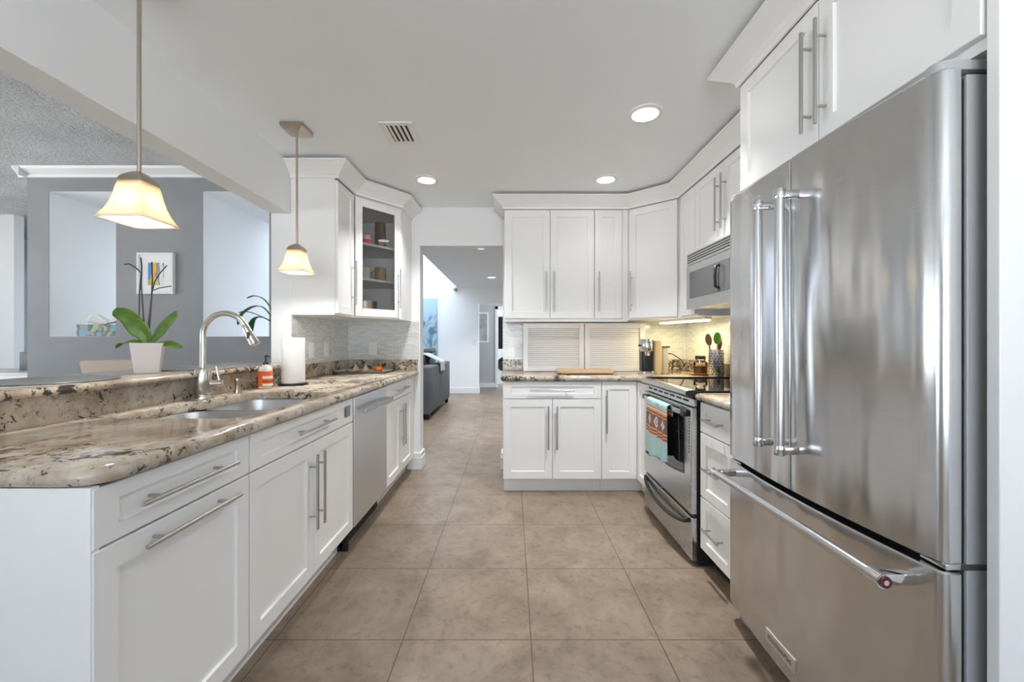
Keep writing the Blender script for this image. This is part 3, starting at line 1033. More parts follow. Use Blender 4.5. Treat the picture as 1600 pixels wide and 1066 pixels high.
# ------------------------------------------------------------------ right side: uppers
YU = 3.47; XU = 1.30
FB = frame((0, YU + .02), (1, 0), (0, -1))
t = thing('wall_cabinet', 'white double door upper cabinet nearest the doorway over the tambour shutters', 'cabinet', (.31, 3.64, UZ0))
b = B(); b.box(-.065, .698, YU + .0215, YB - .01, UZ0, 2.380, .0015); b.done('body', 'cab', t)
d = shaker(FB, -.060, .320, UZ0 + .012, UZ1 - .005, parent=t); pull(FB, .288, 1.60, .335, True, d)
d = shaker(FB, .324, .696, UZ0 + .012, UZ1 - .005, parent=t); pull(FB, .356, 1.60, .335, True, d)
t = thing('wall_cabinet', 'narrow white single door upper cabinet between double door and diagonal cabinets', 'cabinet', (.85, 3.64, UZ0))
b = B(); b.box(.700, .983, YU + .0215, YB - .01, UZ0, 2.380, .0015); b.boxf(FB, .936, .985, 0, .012, UZ0, UZ1); b.done('body', 'cab', t)
d = shaker(FB, .702, .932, UZ0 + .012, UZ1 - .005, parent=t); pull(FB, .735, 1.60, .335, True, d)
Q0 = Vector((.988, YU)); Q1 = Vector((XU, 3.19))
uq = (Q1 - Q0).normalized(); nq = Vector((-abs(uq.y), -abs(uq.x)))
FQ = frame(Q0 - nq * .02, uq, nq)
QW = (Q1 - Q0).length
t = thing('wall_cabinet', 'white diagonal upper cabinet in the right corner above the coffee machine', 'cabinet', (1.3, 3.5, UZ0))
b = B()
b.prism([(.986, YU + .024), (1.012, YU + .012), (XU + .012, 3.212), (XU + .03, 3.195), (XR - .01, 3.195), (XR - .01, YB - .01), (.986, YB - .01)], UZ0, 2.380)
b.done('body', 'cab', t)
d = shaker(FQ, .004, QW - .014, UZ0 + .012, UZ1 - .005, parent=t); pull(FQ, .032, 1.60, .335, True, d)
FR = frame((XU + .02, 0), (0, 1), (-1, 0))
t = thing('wall_cabinet', 'slim white upper cabinet between the corner and the microwave', 'cabinet', (1.46, 3.05, UZ0))
B().box(XU + .0215, XR - .01, 2.912, 3.19, UZ0, 2.380, .0015).done('body', 'cab', t)
shaker(FR, 2.914, 3.165, UZ0 + .012, UZ1 - .005, parent=t)
t = thing('wall_cabinet', 'short white double door cabinet over the microwave', 'cabinet', (1.46, 2.52, 1.80))
B().box(XU + .0215, XR - .01, 2.135, 2.910, 1.80, 2.380, .0015).done('body', 'cab', t)
d = shaker(FR, 2.526, 2.906, 1.803, UZ1 - .005, parent=t); pull(FR, 2.560, 2.04, .335, True, d)
d = shaker(FR, 2.139, 2.522, 1.803, UZ1 - .005, parent=t); pull(FR, 2.488, 2.04, .335, True, d)
crown([(-.066, YB - .012), (-.066, YU), tuple(Q0), tuple(Q1), (XU, 1.905)], 'white crown molding over the back and right upper cabinets', d0=.001)

# light rail under the back uppers
b = B()
b.box(-.064, .984, YU + .006, YU + .026, UZ0 - .016, UZ0 - .0005, .002)
o = b.done('light_rail', 'cab')
tag(o, 'thin white light rail under the back upper cabinets', 'molding')

# microwave
t = thing('microwave', 'stainless over-the-range microwave with dark window under the short cabinet', 'microwave', (1.42, 2.52, 1.41))
XM = 1.235
FM = frame((XM + .04, 0), (0, 1), (-1, 0))
B().box(XM + .041, XR - .012, 2.137, 2.905, 1.405, 1.796, .003).done('body', 'steel', t)
b = B()
b.boxf(FM, 2.139, 2.903, 0, .036, 1.712, 1.794, .003)
v = b.done('vent_grille', 'steel', t)
b = B()
for k in range(4):
    b.boxf(FM, 2.15, 2.892, .030, .0365, 1.728 + k * .016, 1.736 + k * .016)
b.done('slots', 'black', v)
d = B().boxf(FM, 2.30, 2.903, 0, .04, 1.407, 1.709, .004).done('door', 'steel', t)
B().boxf(FM, 2.325, 2.845, .036, .042, 1.478, 1.66, .002).done('window', 'mw_glass', d)
b = B()
b.tube([FM(2.435, .04, 1.50), FM(2.435, .066, 1.51), FM(2.435, .07, 1.57), FM(2.435, .066, 1.63), FM(2.435, .04, 1.64)], .009, 12)
b.done('handle', 'black', d, 60)
B().boxf(FM, 2.141, 2.296, 0, .038, 1.407, 1.709, .004).done('control_panel', 'black_glass', t)

# under-cabinet light
t = thing('under_cabinet_light', 'lit warm strip light under the diagonal corner cabinet', 'light', (1.385, 3.30, 1.345))
us = Vector((.14, -.62)).normalized()
FS = frame((1.315, 3.60), us, (-us.y, us.x))
B().boxf(FS, 0, .60, -.03, .03, 1.345, 1.3645, .004).done('housing', 'plastic', t)
B().boxf(FS, .01, .59, -.026, .026, 1.332, 1.3445, .003).done('diffuser', 'tube', t)
lt = bpy.data.lights.new('under_cabinet_glow', 'AREA')
lt.shape = 'RECTANGLE'; lt.size = .56; lt.size_y = .05
lt.energy = 3.6; lt.color = (1.0, .80, .42)
lo = bpy.data.objects.new('under_cabinet_glow', lt); COL.objects.link(lo)
lo.parent = t
lo.location = Vector(FS(.30, 0, 1.330)) - Vector(t.location)
lo.rotation_euler = (0, 0, math.atan2(us.y, us.x))

# ------------------------------------------------------------------ right side: base units
FBB = frame((0, 3.20), (1, 0), (0, -1))
t = thing('base_cabinet', 'white base cabinet with one wide drawer over two doors, nearest the doorway', 'cabinet', (.32, 3.5, 0))
B().box(-.070, .698, 3.2015, YB - .01, .11, .873, .0015).done('body', 'cab', t)
B().box(-.064, .698, 3.245, 3.262, 0, .109).done('toe_kick', 'cab', t)
d = shaker(FBB, -.066, .694, ZS + .003, .868, name='drawer', parent=t, railz=.036); pull(FBB, .31, .805, .345, False, d)
d = shaker(FBB, -.066, .312, .113, ZS - .003, parent=t); pull(FBB, .281, .515, .335, True, d)
d = shaker(FBB, .316, .694, .113, ZS - .003, parent=t); pull(FBB, .348, .515, .335, True, d)
t = thing('base_cabinet', 'tall-door white corner base cabinet next to the range', 'cabinet', (1.2, 3.4, 0))
b = B()
b.prism([(.700, 3.2015), (.992, 3.2015), (.992, 2.918), (XR - .01, 2.918), (XR - .01, YB - .01), (.700, YB - .01)], .11, .873)
b.done('body', 'cab', t)
b = B(); b.box(.700, 1.04, 3.245, 3.262, 0, .109); b.box(1.03, 1.047, 2.92, 3.245, 0, .109); b.done('toe_kick', 'cab', t)
d = shaker(FBB, .698, .968, .113, .868, parent=t); pull(FBB, .731, .64, .335, True, d)
FC = frame((.990, 0), (0, 1), (-1, 0))
shaker(FC, 2.920, 3.176, .113, .868, parent=t)

FRB = frame((.998, 0), (0, 1), (-1, 0))
t = thing('base_cabinet', 'white three drawer base cabinet between the range and refrigerator', 'cabinet', (1.3, 1.97, 0))
B().box(.9995, XR - .01, 1.80, 2.130, .11, .873, .0015).done('body', 'cab', t)
B().box(1.06, 1.075, 1.80, 2.130, 0, .109).done('toe_kick', 'black_matte', t)
for z0_, z1_ in ((.716, .868), (.385, .710), (.113, .379)):
    d = shaker(FRB, 1.803, 2.127, z0_, z1_, name='drawer', parent=t, railz=.05)
    pull(FRB, 1.965, (z0_ + z1_) / 2 + .0, .16, False, d, ins=.02)

outer = round_poly([(-.09, YB - .001), (-.09, 3.150), (.955, 3.150), (.955, 2.914), (XR - .001, 2.914), (XR - .001, YB - .001)], [0, .03, .02, 0, 0, 0], 6)
o = slab_with_hole(outer, None, .875, .915, .018).done('countertop', 'granite', None, 50)
tag(o, 'granite countertop along the back wall under the tambour shutters', 'countertop')
outer = [(.955, 1.80), (XR - .001, 1.80), (XR - .001, 2.138), (.955, 2.138)]
o = slab_with_hole(outer, None, .875, .915, .018).done('countertop', 'granite', None, 50)
tag(o, 'short granite countertop over the drawers between range and refrigerator', 'countertop')
o = B().box(-.083, .095, YB - .026, YB - .009, .9155, 1.015, .002).done('granite_backsplash', 'granite2')
tag(o, 'short granite upstand left of the tambour shutters by the doorway', 'backsplash')
b = B()
b.box(1.19, XR - .010, YB - .026, YB - .009, .9155, 1.015, .002)
b.box(XR - .026, XR - .009, 2.92, YB - .027, .9155, 1.015, .002)
o = b.done('granite_backsplash', 'granite2')
tag(o, 'low granite upstand in the corner behind the coffee machine', 'backsplash')

# appliance garage with tambour shutters
t = thing('appliance_garage', 'white appliance garage with two ribbed roll-up shutters on the back counter', 'cabinet', (.65, 3.72, .9155))
YG = 3.665
FG = frame((0, YG), (1, 0), (0, -1))
b = B()
gx0, gxm, gx1 = .1, .645, 1.185
b.box(gx0, gx1, YG + .02, YB - .03, .9155, .93)
b.box(gx0, gx0 + .016, YG, YB - .03, .9155, 1.345)
b.box(gx1 - .016, gx1, YG, YB - .03, .9155, 1.345)
b.box(gx0, gx1, YG, YB - .03, 1.333, 1.3445)
b.box(gx0, gx1, YB - .03, YB - .027, .9155, 1.345)
b.done('body', 'cab', t)
for a0, a1 in ((gx0, gxm - .003), (gxm + .003, gx1)):
    b = B()
    b.boxf(FG, a0, a0 + .045, 0, .018, .916, 1.343, .0015)
    b.boxf(FG, a1 - .045, a1, 0, .018, .916, 1.343, .0015)
    b.boxf(FG, a0 + .045, a1 - .045, 0, .018, 1.298, 1.343, .0015)
    b.boxf(FG, a0 + .045, a1 - .045, 0, .018, .916, .952, .0015)
    fr = b.done('shutter_frame', 'cab', t)
    b = B()
    n_ = 20
    hh = (1.298 - .952) / n_
    for k in range(n_):
        b.boxf(FG, a0 + .045, a1 - .045, -.002, .0085, .952 + k * hh, .952 + (k + 1) * hh - .0012, .0036, 2)
    b.done('shutter', 'cab', fr, 40)

# cutting board
t = thing('cutting_board', 'light wood cutting board lying on the back counter', 'cutting board', (.60, 3.43, .9155))
M['wood'] = paint('maple_board', (0.56, 0.35, 0.19), 0.5, 0.12, 12, 0.05)
b = B(); b.prism(round_poly([(.365, 3.27), (.82, 3.27), (.85, 3.56), (.385, 3.56)], .03, 5), .926, .944, .003)
b.done('board', 'wood', t, 40)
b = B()
for xx in (.41, .79):
    b.box(xx - .01, xx + .01, 3.31, 3.53, .9158, .926)
b.done('foot', 'wood', t)

# coffee machine
cx_, cy_ = 1.125, 3.38
t = thing('coffee_machine', 'black and chrome pod coffee machine with champagne body and water tank', 'coffee machine', (cx_, cy_, .9155))
M['champagne'] = paint('champagne_plastic', (0.50, 0.39, 0.22), 0.3, 0.03)
M['tank'] = paint('smoky_tank', (0.42, 0.38, 0.30), 0.08, 0.05)
z = .9155
B().prism(round_poly([(cx_ - .075, cy_ - .08), (cx_ + .035, cy_ - .08), (cx_ + .035, cy_ + .06), (cx_ - .075, cy_ + .06)], .03, 5), z, z + .022, .004).done('drip_tray', 'chrome', t, 40)
B().prism(round_poly([(cx_ - .062, cy_ - .04), (cx_ + .03, cy_ - .04), (cx_ + .03, cy_ + .06), (cx_ - .062, cy_ + .06)], .025, 5), z + .022, z + .20, .004).done('column', 'black', t, 40)
B().lathe([(.05, .185), (.052, .19), (.052, .275), (.047, .285), (.02, .29)], (cx_ - .018, cy_ - .012, z), 32).done('brew_head', 'chrome', t, 40)
B().lathe([(.022, .150), (.026, .165), (.03, .184)], (cx_ - .018, cy_ - .03, z), 24).done('spout', 'chrome', t, 40)
B().prism(round_poly([(cx_ + .036, cy_ - .05), (cx_ + .10, cy_ - .05), (cx_ + .10, cy_ + .10), (cx_ + .036, cy_ + .10)], .02, 5), z + .0, z + .275, .008).done('body', 'champagne', t, 40)
B().prism(round_poly([(cx_ + .102, cy_ - .04), (cx_ + .155, cy_ - .04), (cx_ + .155, cy_ + .09), (cx_ + .102, cy_ + .09)], .02, 5), z, z + .215, .004).done('water_tank', 'tank', t, 40)
b = B()
b.box(cx_ + .10, cx_ + .165, cy_ - .044, cy_ + .094, z + .216, z + .228, .004)
b.tube([(cx_ - .085, cy_ - .01, z + .232), (cx_ - .06, cy_ - .01, z + .232)], .008, 10)
b.done('lever', 'black', t, 40)
B().tube([(cx_ + .158, cy_ + .05, z + .17), (cx_ + .22, cy_ + .05, z + .16), (cx_ + .29, cy_ + .04, z + .11), (cx_ + .31, cy_ + .03, z + .06), (cx_ + .27, cy_ + .02, z + .016), (cx_ + .16, cy_ + .03, z + .0065)], .0045, 10).done('cord', 'black', t, 60)

# jar on a plate
jx, jy = 1.495, 3.25
t = thing('plate', 'small amber plate under the glass jar in the right corner', 'plate', (jx, jy, z))
M['amber'] = paint('amber_dish', (0.42, 0.17, 0.05), 0.2, 0.1)
B().lathe([(.055, 0), (.062, .003), (.085, .010), (.085, .013), (.055, .006), (.01, .006)], (jx, jy, z), 36).done('dish', 'amber', t, 40)
t = thing('jar', 'clear glass jar of brown candies with a dark lid on the amber plate', 'jar', (jx, jy, z + .0075))
M['candy'] = paint('candy_mix', (0.30, 0.14, 0.06), 0.3, 0.6, 30, 0.6, 0.01)
M['jar_glass'] = pane_glass('jar_glass', (0.90, 0.88, 0.84))
B().lathe([(.04, 0), (.05, .006), (.052, .09), (.036, .108), (.036, .118)], (jx, jy, z + .0075), 32).done('glass', 'jar_glass', t, 40)
B().lathe([(.038, .003), (.0475, .008), (.049, .062), (.02, .074)], (jx, jy, z + .0075), 28).done('contents', 'candy', t, 40)
B().lathe([(.038, .1185), (.04, .121), (.04, .14), (.036, .145), (.01, .147)], (jx, jy, z + .0075), 28).done('lid', 'black', t, 40)

# utensil holder with utensils
hx, hy = 1.518, 3.045
t = thing('utensil_holder', 'perforated stainless steel utensil holder beside the range', 'utensil holder', (hx, hy, z))
hr, hh = .052, .205
b = B(); b.lathe([(hr - .002, 0), (hr, .003), (hr, hh), (hr - .003, hh), (hr - .004, .006)], (hx, hy, z), 40)
hc = b.done('canister', 'bar_steel', t, 40)
b = B()
for k in range(9):
    for q in range(15):
        a = 2 * PI * (q + .5 * (k % 2)) / 15
        cx2, cy2 = hx + (hr + .0003) * math.cos(a), hy + (hr + .0003) * math.sin(a)
        ax = Vector((math.cos(a), math.sin(a), 0)); tn = Vector((-math.sin(a), math.cos(a), 0))
        c0 = Vector((cx2, cy2, z + .025 + k * .019))
        b.loft([[c0 - ax * .0008 + (tn * math.cos(w) + Vector((0, 0, 1)) * math.sin(w)) * .0042 for w in [2 * PI * i / 8 for i in range(8)]],
                [c0 + ax * .0004 + (tn * math.cos(w) + Vector((0, 0, 1)) * math.sin(w)) * .0042 for w in [2 * PI * i / 8 for i in range(8)]]])
b.done('holes', 'black_matte', hc)
M['spoon_wood'] = paint('utensil_wood', (0.36, 0.16, 0.08), 0.55, 0.15)
M['lime'] = paint('lime_silicone', (0.18, 0.52, 0.04), 0.4, 0.05)
M['red'] = paint('dark_red_silicone', (0.22, 0.02, 0.025), 0.4, 0.05)
def utensil(dx, dy, lean, head, mat, label, hl=.30):
    t_ = thing('cooking_utensil', label, 'utensil', (hx + dx, hy + dy, z + .012), 'utensils in the steel holder')
    p0 = Vector((hx + dx, hy + dy, z + .012)); p1 = p0 + Vector((lean[0], lean[1], hl - .07))
    B().tube([p0, p1], .0055, 10).done('handle', 'spoon_wood' if mat != 'lime' else 'plastic', t_, 60)
    b_ = B()
    ax = (p1 - p0).normalized()
    loops = []
    for i in range(9):
        q = i / 8
        w_ = head * math.sin(PI * (.12 + .80 * q)) ** .7
        c0 = p1 + ax * (q * .085 - .004)
        loops.append([c0 + Vector((math.cos(a) * w_, math.sin(a) * .006 * (1 - .4 * q), 0)) for a in [2 * PI * k / 14 for k in range(14)]])
    b_.loft(loops)
    b_.done('head', mat, t_, 60)
utensil(-.022, 0, (-.030, .0, 0), .026, 'spoon_wood', 'brown wooden spoon on the left in the steel holder')
utensil(-.002, -.016, (-.002, -.008, 0), .030, 'lime', 'lime green slotted spoon in the steel holder', .31)
utensil(.018, .008, (.012, .004, 0), .020, 'red', 'dark red spatula on the right in the steel holder', .27)

# ------------------------------------------------------------------ range
t = thing('range', 'stainless steel slide-in range with black glass top and a towel on its handle', 'range', (1.3, 2.53, 0))
RY0, RY1 = 2.146, 2.910
XF = .975
FO = frame((XF, 0), (0, 1), (-1, 0))
B().box(XF + .0005, XR - .03, RY0, RY1, .012, .895).done('body', 'black_matte', t)
# cooktop
b = B(); b.box(.955, XR - .028, RY0 + .002, RY1 - .002, .9165, .924, .002)
ct = b.done('cooktop', 'black_glass', t)
b = B()
b.box(.955, XR - .028, RY1 - .018, RY1 - .001, .9242, .932, .002)
b.box(1.55, XR - .026, RY0 + .002, RY1 - .02, .9242, .936, .003)
b.done('edge_trim', 'black', ct)
# front lip: steel bullnose with black underside
b = B()
prof = [(.925, .895), (.915, .900), (.912, .908), (.916, .920), (.93, .9265), (.962, .9265), (.962, .895)]
b.loft([[(x_, RY0 + .012, z_) for x_, z_ in prof], [(x_, RY1 - .012, z_) for x_, z_ in prof]])
b.done('front_lip', 'steel', t, 30)
b = B()
b.loft([[(x_, RY0, z_) for x_, z_ in prof], [(x_, RY0 + .011, z_) for x_, z_ in prof]])
b.loft([[(x_, RY1 - .011, z_) for x_, z_ in prof], [(x_, RY1, z_) for x_, z_ in prof]])
b.boxf(FO, RY0 + .004, RY1 - .004, 0, .03, .880, .8945, .002)
b.done('lip_trim', 'black', t, 30)
b = B(); b.boxf(FO, RY0 + .004, RY1 - .004, 0, .024, .838, .879, .003)
vp = b.done('vent_panel', 'steel', t)
b = B()
for k in range(7):
    a = RY0 + .06 + k * .095
    b.boxf(FO, a, a + .07, .020, .0248, .858, .868)
b.done('vent_slots', 'black_matte', vp)
d = B().boxf(FO, RY0 + .004, RY1 - .004, 0, .035, .272, .834, .005).done('oven_door', 'steel', t)
# oven window, lower edge bowed
wy0, wy1 = RY0 + .10, RY1 - .10
def winloop(mg, dd):
    pts_ = []
    for k in range(17):
        q = k / 16
        pts_.append(FO(wy0 - mg + (wy1 - wy0 + 2 * mg) * q, dd, .475 - mg - .030 * math.sin(PI * q)))
    pts_ += [FO(wy1 + mg, dd, .765 + mg), FO(wy0 - mg, dd, .765 + mg)]
    return pts_
b = B(); b.loft([winloop(.012, .030), winloop(.012, .0362)]); b.done('window_frame', 'black', d)
b = B(); b.loft([winloop(0, .034), winloop(0, .0372)]); b.done('window', 'oven_glass', d)
b = B()
for k in range(14):
    zc = .80 - k * .016
    b.boxf(FO, RY0 + .022, RY0 + .032, .033, .0356, zc, zc + .008)
b.done('side_vents', 'black_matte', d)
def bow_handle(b_, zc, ymid_out, rz, y0_, y1_, base_d=.033):
    loops = []
    n_ = 28
    for k in range(n_ + 1):
        q = k / n_
        yy = y0_ + (y1_ - y0_) * q
        out = base_d + ymid_out * math.sin(PI * q) ** .45
        th = rz * (.55 + .45 * math.sin(PI * q) ** .4)
        loops.append([FO(yy, out + .010 * math.cos(a), zc + th * math.sin(a)) for a in [2 * PI * i / 12 for i in range(12)]])
    b_.loft(loops)
b = B(); bow_handle(b, .800, .042, .017, RY0 + .035, RY1 - .035)
hd = b.done('handle', 'steel', d, 60)
b = B()
for (ya, yb) in ((RY0 + .028, RY0 + .10), (RY1 - .10, RY1 - .028)):
    b.boxf(FO, ya, yb, .034, .062, .782, .815, .008, 3)
b.done('handle_end', 'black', hd, 40)
B().boxf(FO, RY0 + .004, RY1 - .004, 0, .020, .256, .271).done('door_gap', 'black', t)
d = B().boxf(FO, RY0 + .004, RY1 - .004, 0, .033, .030, .254, .005).done('storage_drawer', 'steel', t)
b = B()
loops = []
for k in range(29):
    q = k / 28
    yy = RY0 + .03 + (RY1 - RY0 - .06) * q
    s_ = math.sin(PI * q)
    zc = .235 - .055 * s_ ** .6
    out = .035 + .030 * s_ ** .5
    loops.append([FO(yy, out + .012 * math.cos(a), zc + .012 * math.sin(a)) for a in [2 * PI * i / 12 for i in range(12)]])
b.loft(loops); b.done('handle', 'black', d, 60)
b = B()
b.box(1.0, 1.05, RY0 + .03, RY0 + .06, 0, .0115); b.box(1.0, 1.05, RY1 - .06, RY1 - .03, 0, .0115)
b.box(1.5, 1.55, RY0 + .03, RY0 + .06, 0, .0115); b.box(1.5, 1.55, RY1 - .06, RY1 - .03, 0, .0115)
b.done('foot', 'black_matte', t)

# towel over the handle
def towel_mat():
    m, nt, bs = new_mat('southwest_towel')
    tc = nt.nodes.new('ShaderNodeTexCoord'); s = nt.nodes.new('ShaderNodeSeparateXYZ')
    nt.links.new(tc.outputs['Object'], s.inputs[0])
    zc = s.outputs[2]; yc = s.outputs[1]
    zr = nt.nodes.new('ShaderNodeMapRange')
    zr.inputs['From Min'].default_value = 0.45; zr.inputs['From Max'].default_value = 0.83
    nt.links.new(zc, zr.inputs['Value'])
    aqua, org, brn, blk, wht = (0.36, 0.53, 0.53), (0.62, 0.28, 0.13), (0.20, 0.115, 0.095), (0.03, 0.025, 0.03), (0.78, 0.72, 0.66)
    base = ramp(nt, zr.outputs[0], [(0.0, blk), (0.045, aqua), (0.40, org), (0.425, blk), (0.44, org), (0.47, blk), (0.485, org), (0.52, brn),
                                   (0.74, org), (0.765, blk), (0.78, org), (0.82, wht), (0.835, org), (0.86, aqua)], 'CONSTANT')
    # diamonds in the brown band
    yy = math_node(nt, 'ABSOLUTE', math_node(nt, 'SUBTRACT', math_node(nt, 'FRACT', math_node(nt, 'MULTIPLY', yc, 9.0)), 0.5))
    yy = math_node(nt, 'MULTIPLY', yy, 1 / 9.0)
    zz = math_node(nt, 'ABSOLUTE', math_node(nt, 'SUBTRACT', zc, 0.45 + 0.38 * 0.63))
    dsum = math_node(nt, 'ADD', yy, zz)
    out_ = math_node(nt, 'LESS_THAN', dsum, 0.036)
    in_ = math_node(nt, 'LESS_THAN', dsum, 0.022)
    ctr = math_node(nt, 'LESS_THAN', dsum, 0.011)
    c = mix(nt, out_, base, wht); c = mix(nt, in_, c, brn); c = mix(nt, ctr, c, wht)
    nt.links.new(c, bs.inputs['Base Color'])
    bs.inputs['Roughness'].default_value = 0.95
    bump(nt, bs, noise(nt, coords(nt), 250, 2), 0.3, 0.002)
    return m
M['towel'] = towel_mat()
t = thing('dish_towel', 'patterned aqua, orange and brown towel draped over the oven handle', 'towel', (0, 0, 0))
t.location = (0, 0, 0)
def drape(y0, y1, zb, amp, ph, back):
    """front fall, over the bar, short back fall"""
    xh = XF - .075; zh = .800
    def fn(u, v):
        yy = y0 + (y1 - y0) * u
        if v < .8:
            q = v / .8
            zz = zb + .012 * math.sin(5 * u + ph) + (zh - zb) * q
            spread = 1 + .12 * (1 - q)
            yy = (y0 + y1) / 2 + (yy - (y0 + y1) / 2) * spread
            xx = xh - .018 + amp * math.sin(ph + u * 8.5) * (1 - q * .85) - .006 * (1 - q)
        elif v < .92:
            a = (v - .8) / .12 * PI
            xx = xh - .018 * math.cos(a); zz = zh + .019 * math.sin(a) + .002
        else:
            q = (v - .92) / .08
            xx = xh + .018 - .002 * q; zz = zh - back * q
        return (xx, yy, zz)
    return fn
o = B().grid(drape(2.455, 2.680, .462, .010, .4, .05), 30, 50).done('towel_fold', 'towel', t, 80, recalc=False); solidify(o, .004)
o = B().grid(drape(2.335, 2.450, .485, .009, 2.2, .05), 24, 50).done('towel_fold', 'towel', t, 80, recalc=False); solidify(o, .004)

# ------------------------------------------------------------------ refrigerator
t = thing('refrigerator', 'stainless steel french door refrigerator with bottom freezer drawer', 'refrigerator', (1.25, 1.325, 0))
GY0, GY1, GYM = .886, 1.763, 1.325
def front_x(y_):
    return .900 + .030 * ((y_ - GYM) / .44) ** 2
def door_profile(ya, yb, ra, rb, back=.972):
    """plan outline: bowed front, rounded outer corners"""
    pts_ = []
    n_ = 16
    for k in range(n_ + 1):
        yy = ya + (yb - ya) * k / n_
        pts_.append((front_x(yy), yy))
    out = []
    def corner(p, r, sgn):
        res = []
        for k in range(7):
            a = k / 6 * PI / 2
            res.append((p[0] + r * (1 - math.cos(a)) if False else p[0] + r - r * math.cos(a), p[1] + sgn * (r - r * (1 - math.sin(a)))))
        return res
    # start corner (ya): curve from the side to the front
    first = [(front_x(ya) + ra * (1 - math.sin(a)), ya + ra * (1 - math.cos(a))) for a in [k / 6 * PI / 2 for k in range(7)]]
    last = [(front_x(yb) + rb * (1 - math.cos(a)), yb - rb * (1 - math.sin(a))) for a in [k / 6 * PI / 2 for k in range(7)]]
    mid = [p for p in pts_ if ya + ra < p[1] < yb - rb]
    return [(back, ya)] + first + mid + last + [(back, yb)]
def fdoor(ya, yb, ra, rb, z0, z1, name):
    pr = door_profile(ya, yb, ra, rb)
    b_ = B()
    def lp(z_, i):
        c = Vector((.95, (ya + yb) / 2))
        return [(p[0] + (i if p[0] < .97 else 0), p[1] + (i if p[1] < c.y else -i) * (1 if abs(p[1] - ya) < .003 or abs(p[1] - yb) < .003 else 0), z_) for p in pr]
    b_.loft([lp(z0, .004), lp(z0 + .004, 0), lp(z1 - .004, 0), lp(z1, .004)])
    return b_.done(name, 'fridge', t, 35)
dl = fdoor(GYM + .0025, GY1, .004, .022, .700, 1.778, 'door')
dr = fdoor(GY0, GYM - .0025, .022, .004, .700, 1.778, 'door')
dd = fdoor(GY0, GY1, .022, .022, .080, .682, 'freezer_drawer')
b = B()
b.box(.990, XR - .03, GY0 + .006, GY1 - .006, .04, 1.768, .004)
b.done('body', 'mid_grey', t)
b = B()
b.box(.972, .990, GY0 + .012, GY1 - .012, .09, 1.76)
b.done('gasket', 'black_matte', t)
for yy in (GY0 + .03, GY1 - .03):
    b = B(); b.prism(round_poly([(.935, yy - .022), (1.06, yy - .022), (1.06, yy + .022), (.935, yy + .022)], .018, 5), 1.7785, 1.800, .004)
    b.done('hinge_cover', 'mid_grey', t, 40)
for yy in (GY0 + .035, GY1 - .035):
    B().box(.945, 1.06, yy - .03, yy + .03, .684, .699, .003).done('middle_hinge', 'chrome', t)
def fhandle(yc, parent, z0, z1):
    b_ = B()
    xh = .843
    b_.tube([(xh, yc, z0 + .02), (xh, yc, z1 - .02)], .0145, 20)
    o_ = b_.done('handle', 'bar_steel', parent, 40)
    for zz in (z0 + .012, z1 - .012):
        b_ = B()
        b_.box(xh - .002, front_x(yc) + .003, yc - .011, yc + .011, zz - .012, zz + .012, .003)
        b_.lathe([(.0165, -.014), (.0172, -.012), (.0172, .014), (.0165, .016)], (xh, yc, zz), 20)
        b_.done('handle_bracket', 'chrome', parent, 40)
fhandle(1.405, dl, .828, 1.660)
fhandle(1.292, dr, .828, 1.660)
b = B()
xh, zh = .843, .640
b.tube([(xh, .926, zh), (xh, 1.715, zh)], .0145, 20)
b.done('handle', 'bar_steel', dd, 40)
for yy in (.945, 1.695):
    b = B()
    b.box(xh - .002, front_x(yy) + .003, yy - .012, yy + .012, zh - .013, zh + .013, .003)
    b.tube([(xh, yy - .018, zh), (xh, yy + .018, zh)], .0172, 20)
    b.done('handle_bracket', 'chrome', dd, 40)
M['med_red'] = paint('medallion_red', (0.09, 0.010, 0.013), 0.3, 0.05)
b = B(); b.tube([(xh, .9225, zh), (xh, .9262, zh)], .0135, 20); b.done('medallion', 'med_red', dd, 40)
b = B(); b.tube([(xh, .9212, zh), (xh, .923, zh)], .006, 16); b.done('medallion_center', 'chrome', dd, 40)
b = B()
b.hexa([(front_x(1.30) - .004, 1.30, .128), (front_x(1.30) + .006, 1.30, .128), (front_x(1.452) + .006, 1.452, .128), (front_x(1.452) - .004, 1.452, .128),
        (front_x(1.30) - .004, 1.30, .172), (front_x(1.30) + .006, 1.30, .172), (front_x(1.452) + .006, 1.452, .172), (front_x(1.452) - .004, 1.452, .172)], .0015)
M['badge'] = steel('badge_satin', (0.80, 0.79, 0.76), 0.35)
bd = b.done('badge', 'badge', dd)
cu = bpy.data.curves.new('badge_lettering', 'FONT')
cu.body = 'KitchenAid'
cu.size = .030
cu.align_x = 'CENTER'; cu.align_y = 'CENTER'
cu.extrude = .0004
to = bpy.data.objects.new('badge_lettering', cu)
COL.objects.link(to)
bpy.context.view_layer.update()
dg = bpy.context.evaluated_depsgraph_get()
me = bpy.data.meshes.new_from_object(to.evaluated_get(dg))
bpy.data.objects.remove(to)
wx = max(v.co.x for v in me.vertices) - min(v.co.x for v in me.vertices)
k = .118 / wx
# text faces -X, reads from far (Y+) to near (Y-)
for v_ in me.vertices:
    x_, y_, z_ = v_.co * k
    v_.co = Vector((front_x(1.376) - .0046 - z_, 1.376 - x_, .150 + y_))
    v_.co -= Vector(t.location)
me.materials.append(M['dark_steel'])
to = bpy.data.objects.new('lettering', me)
COL.objects.link(to); to.parent = bd
B().box(.985, 1.06, GY0 + .02, GY0 + .09, 0, .055, .008).done('foot', 'grey_plastic', t)
B().box(.965, 1.04, GY1 - .10, GY1 - .02, 0, .075, .012).done('foot', 'grey_plastic', t)
b = B(); b.box(1.01, 1.03, GY0 + .02, GY1 - .02, .02, .10); b.done('toe_grille', 'black_matte', t)

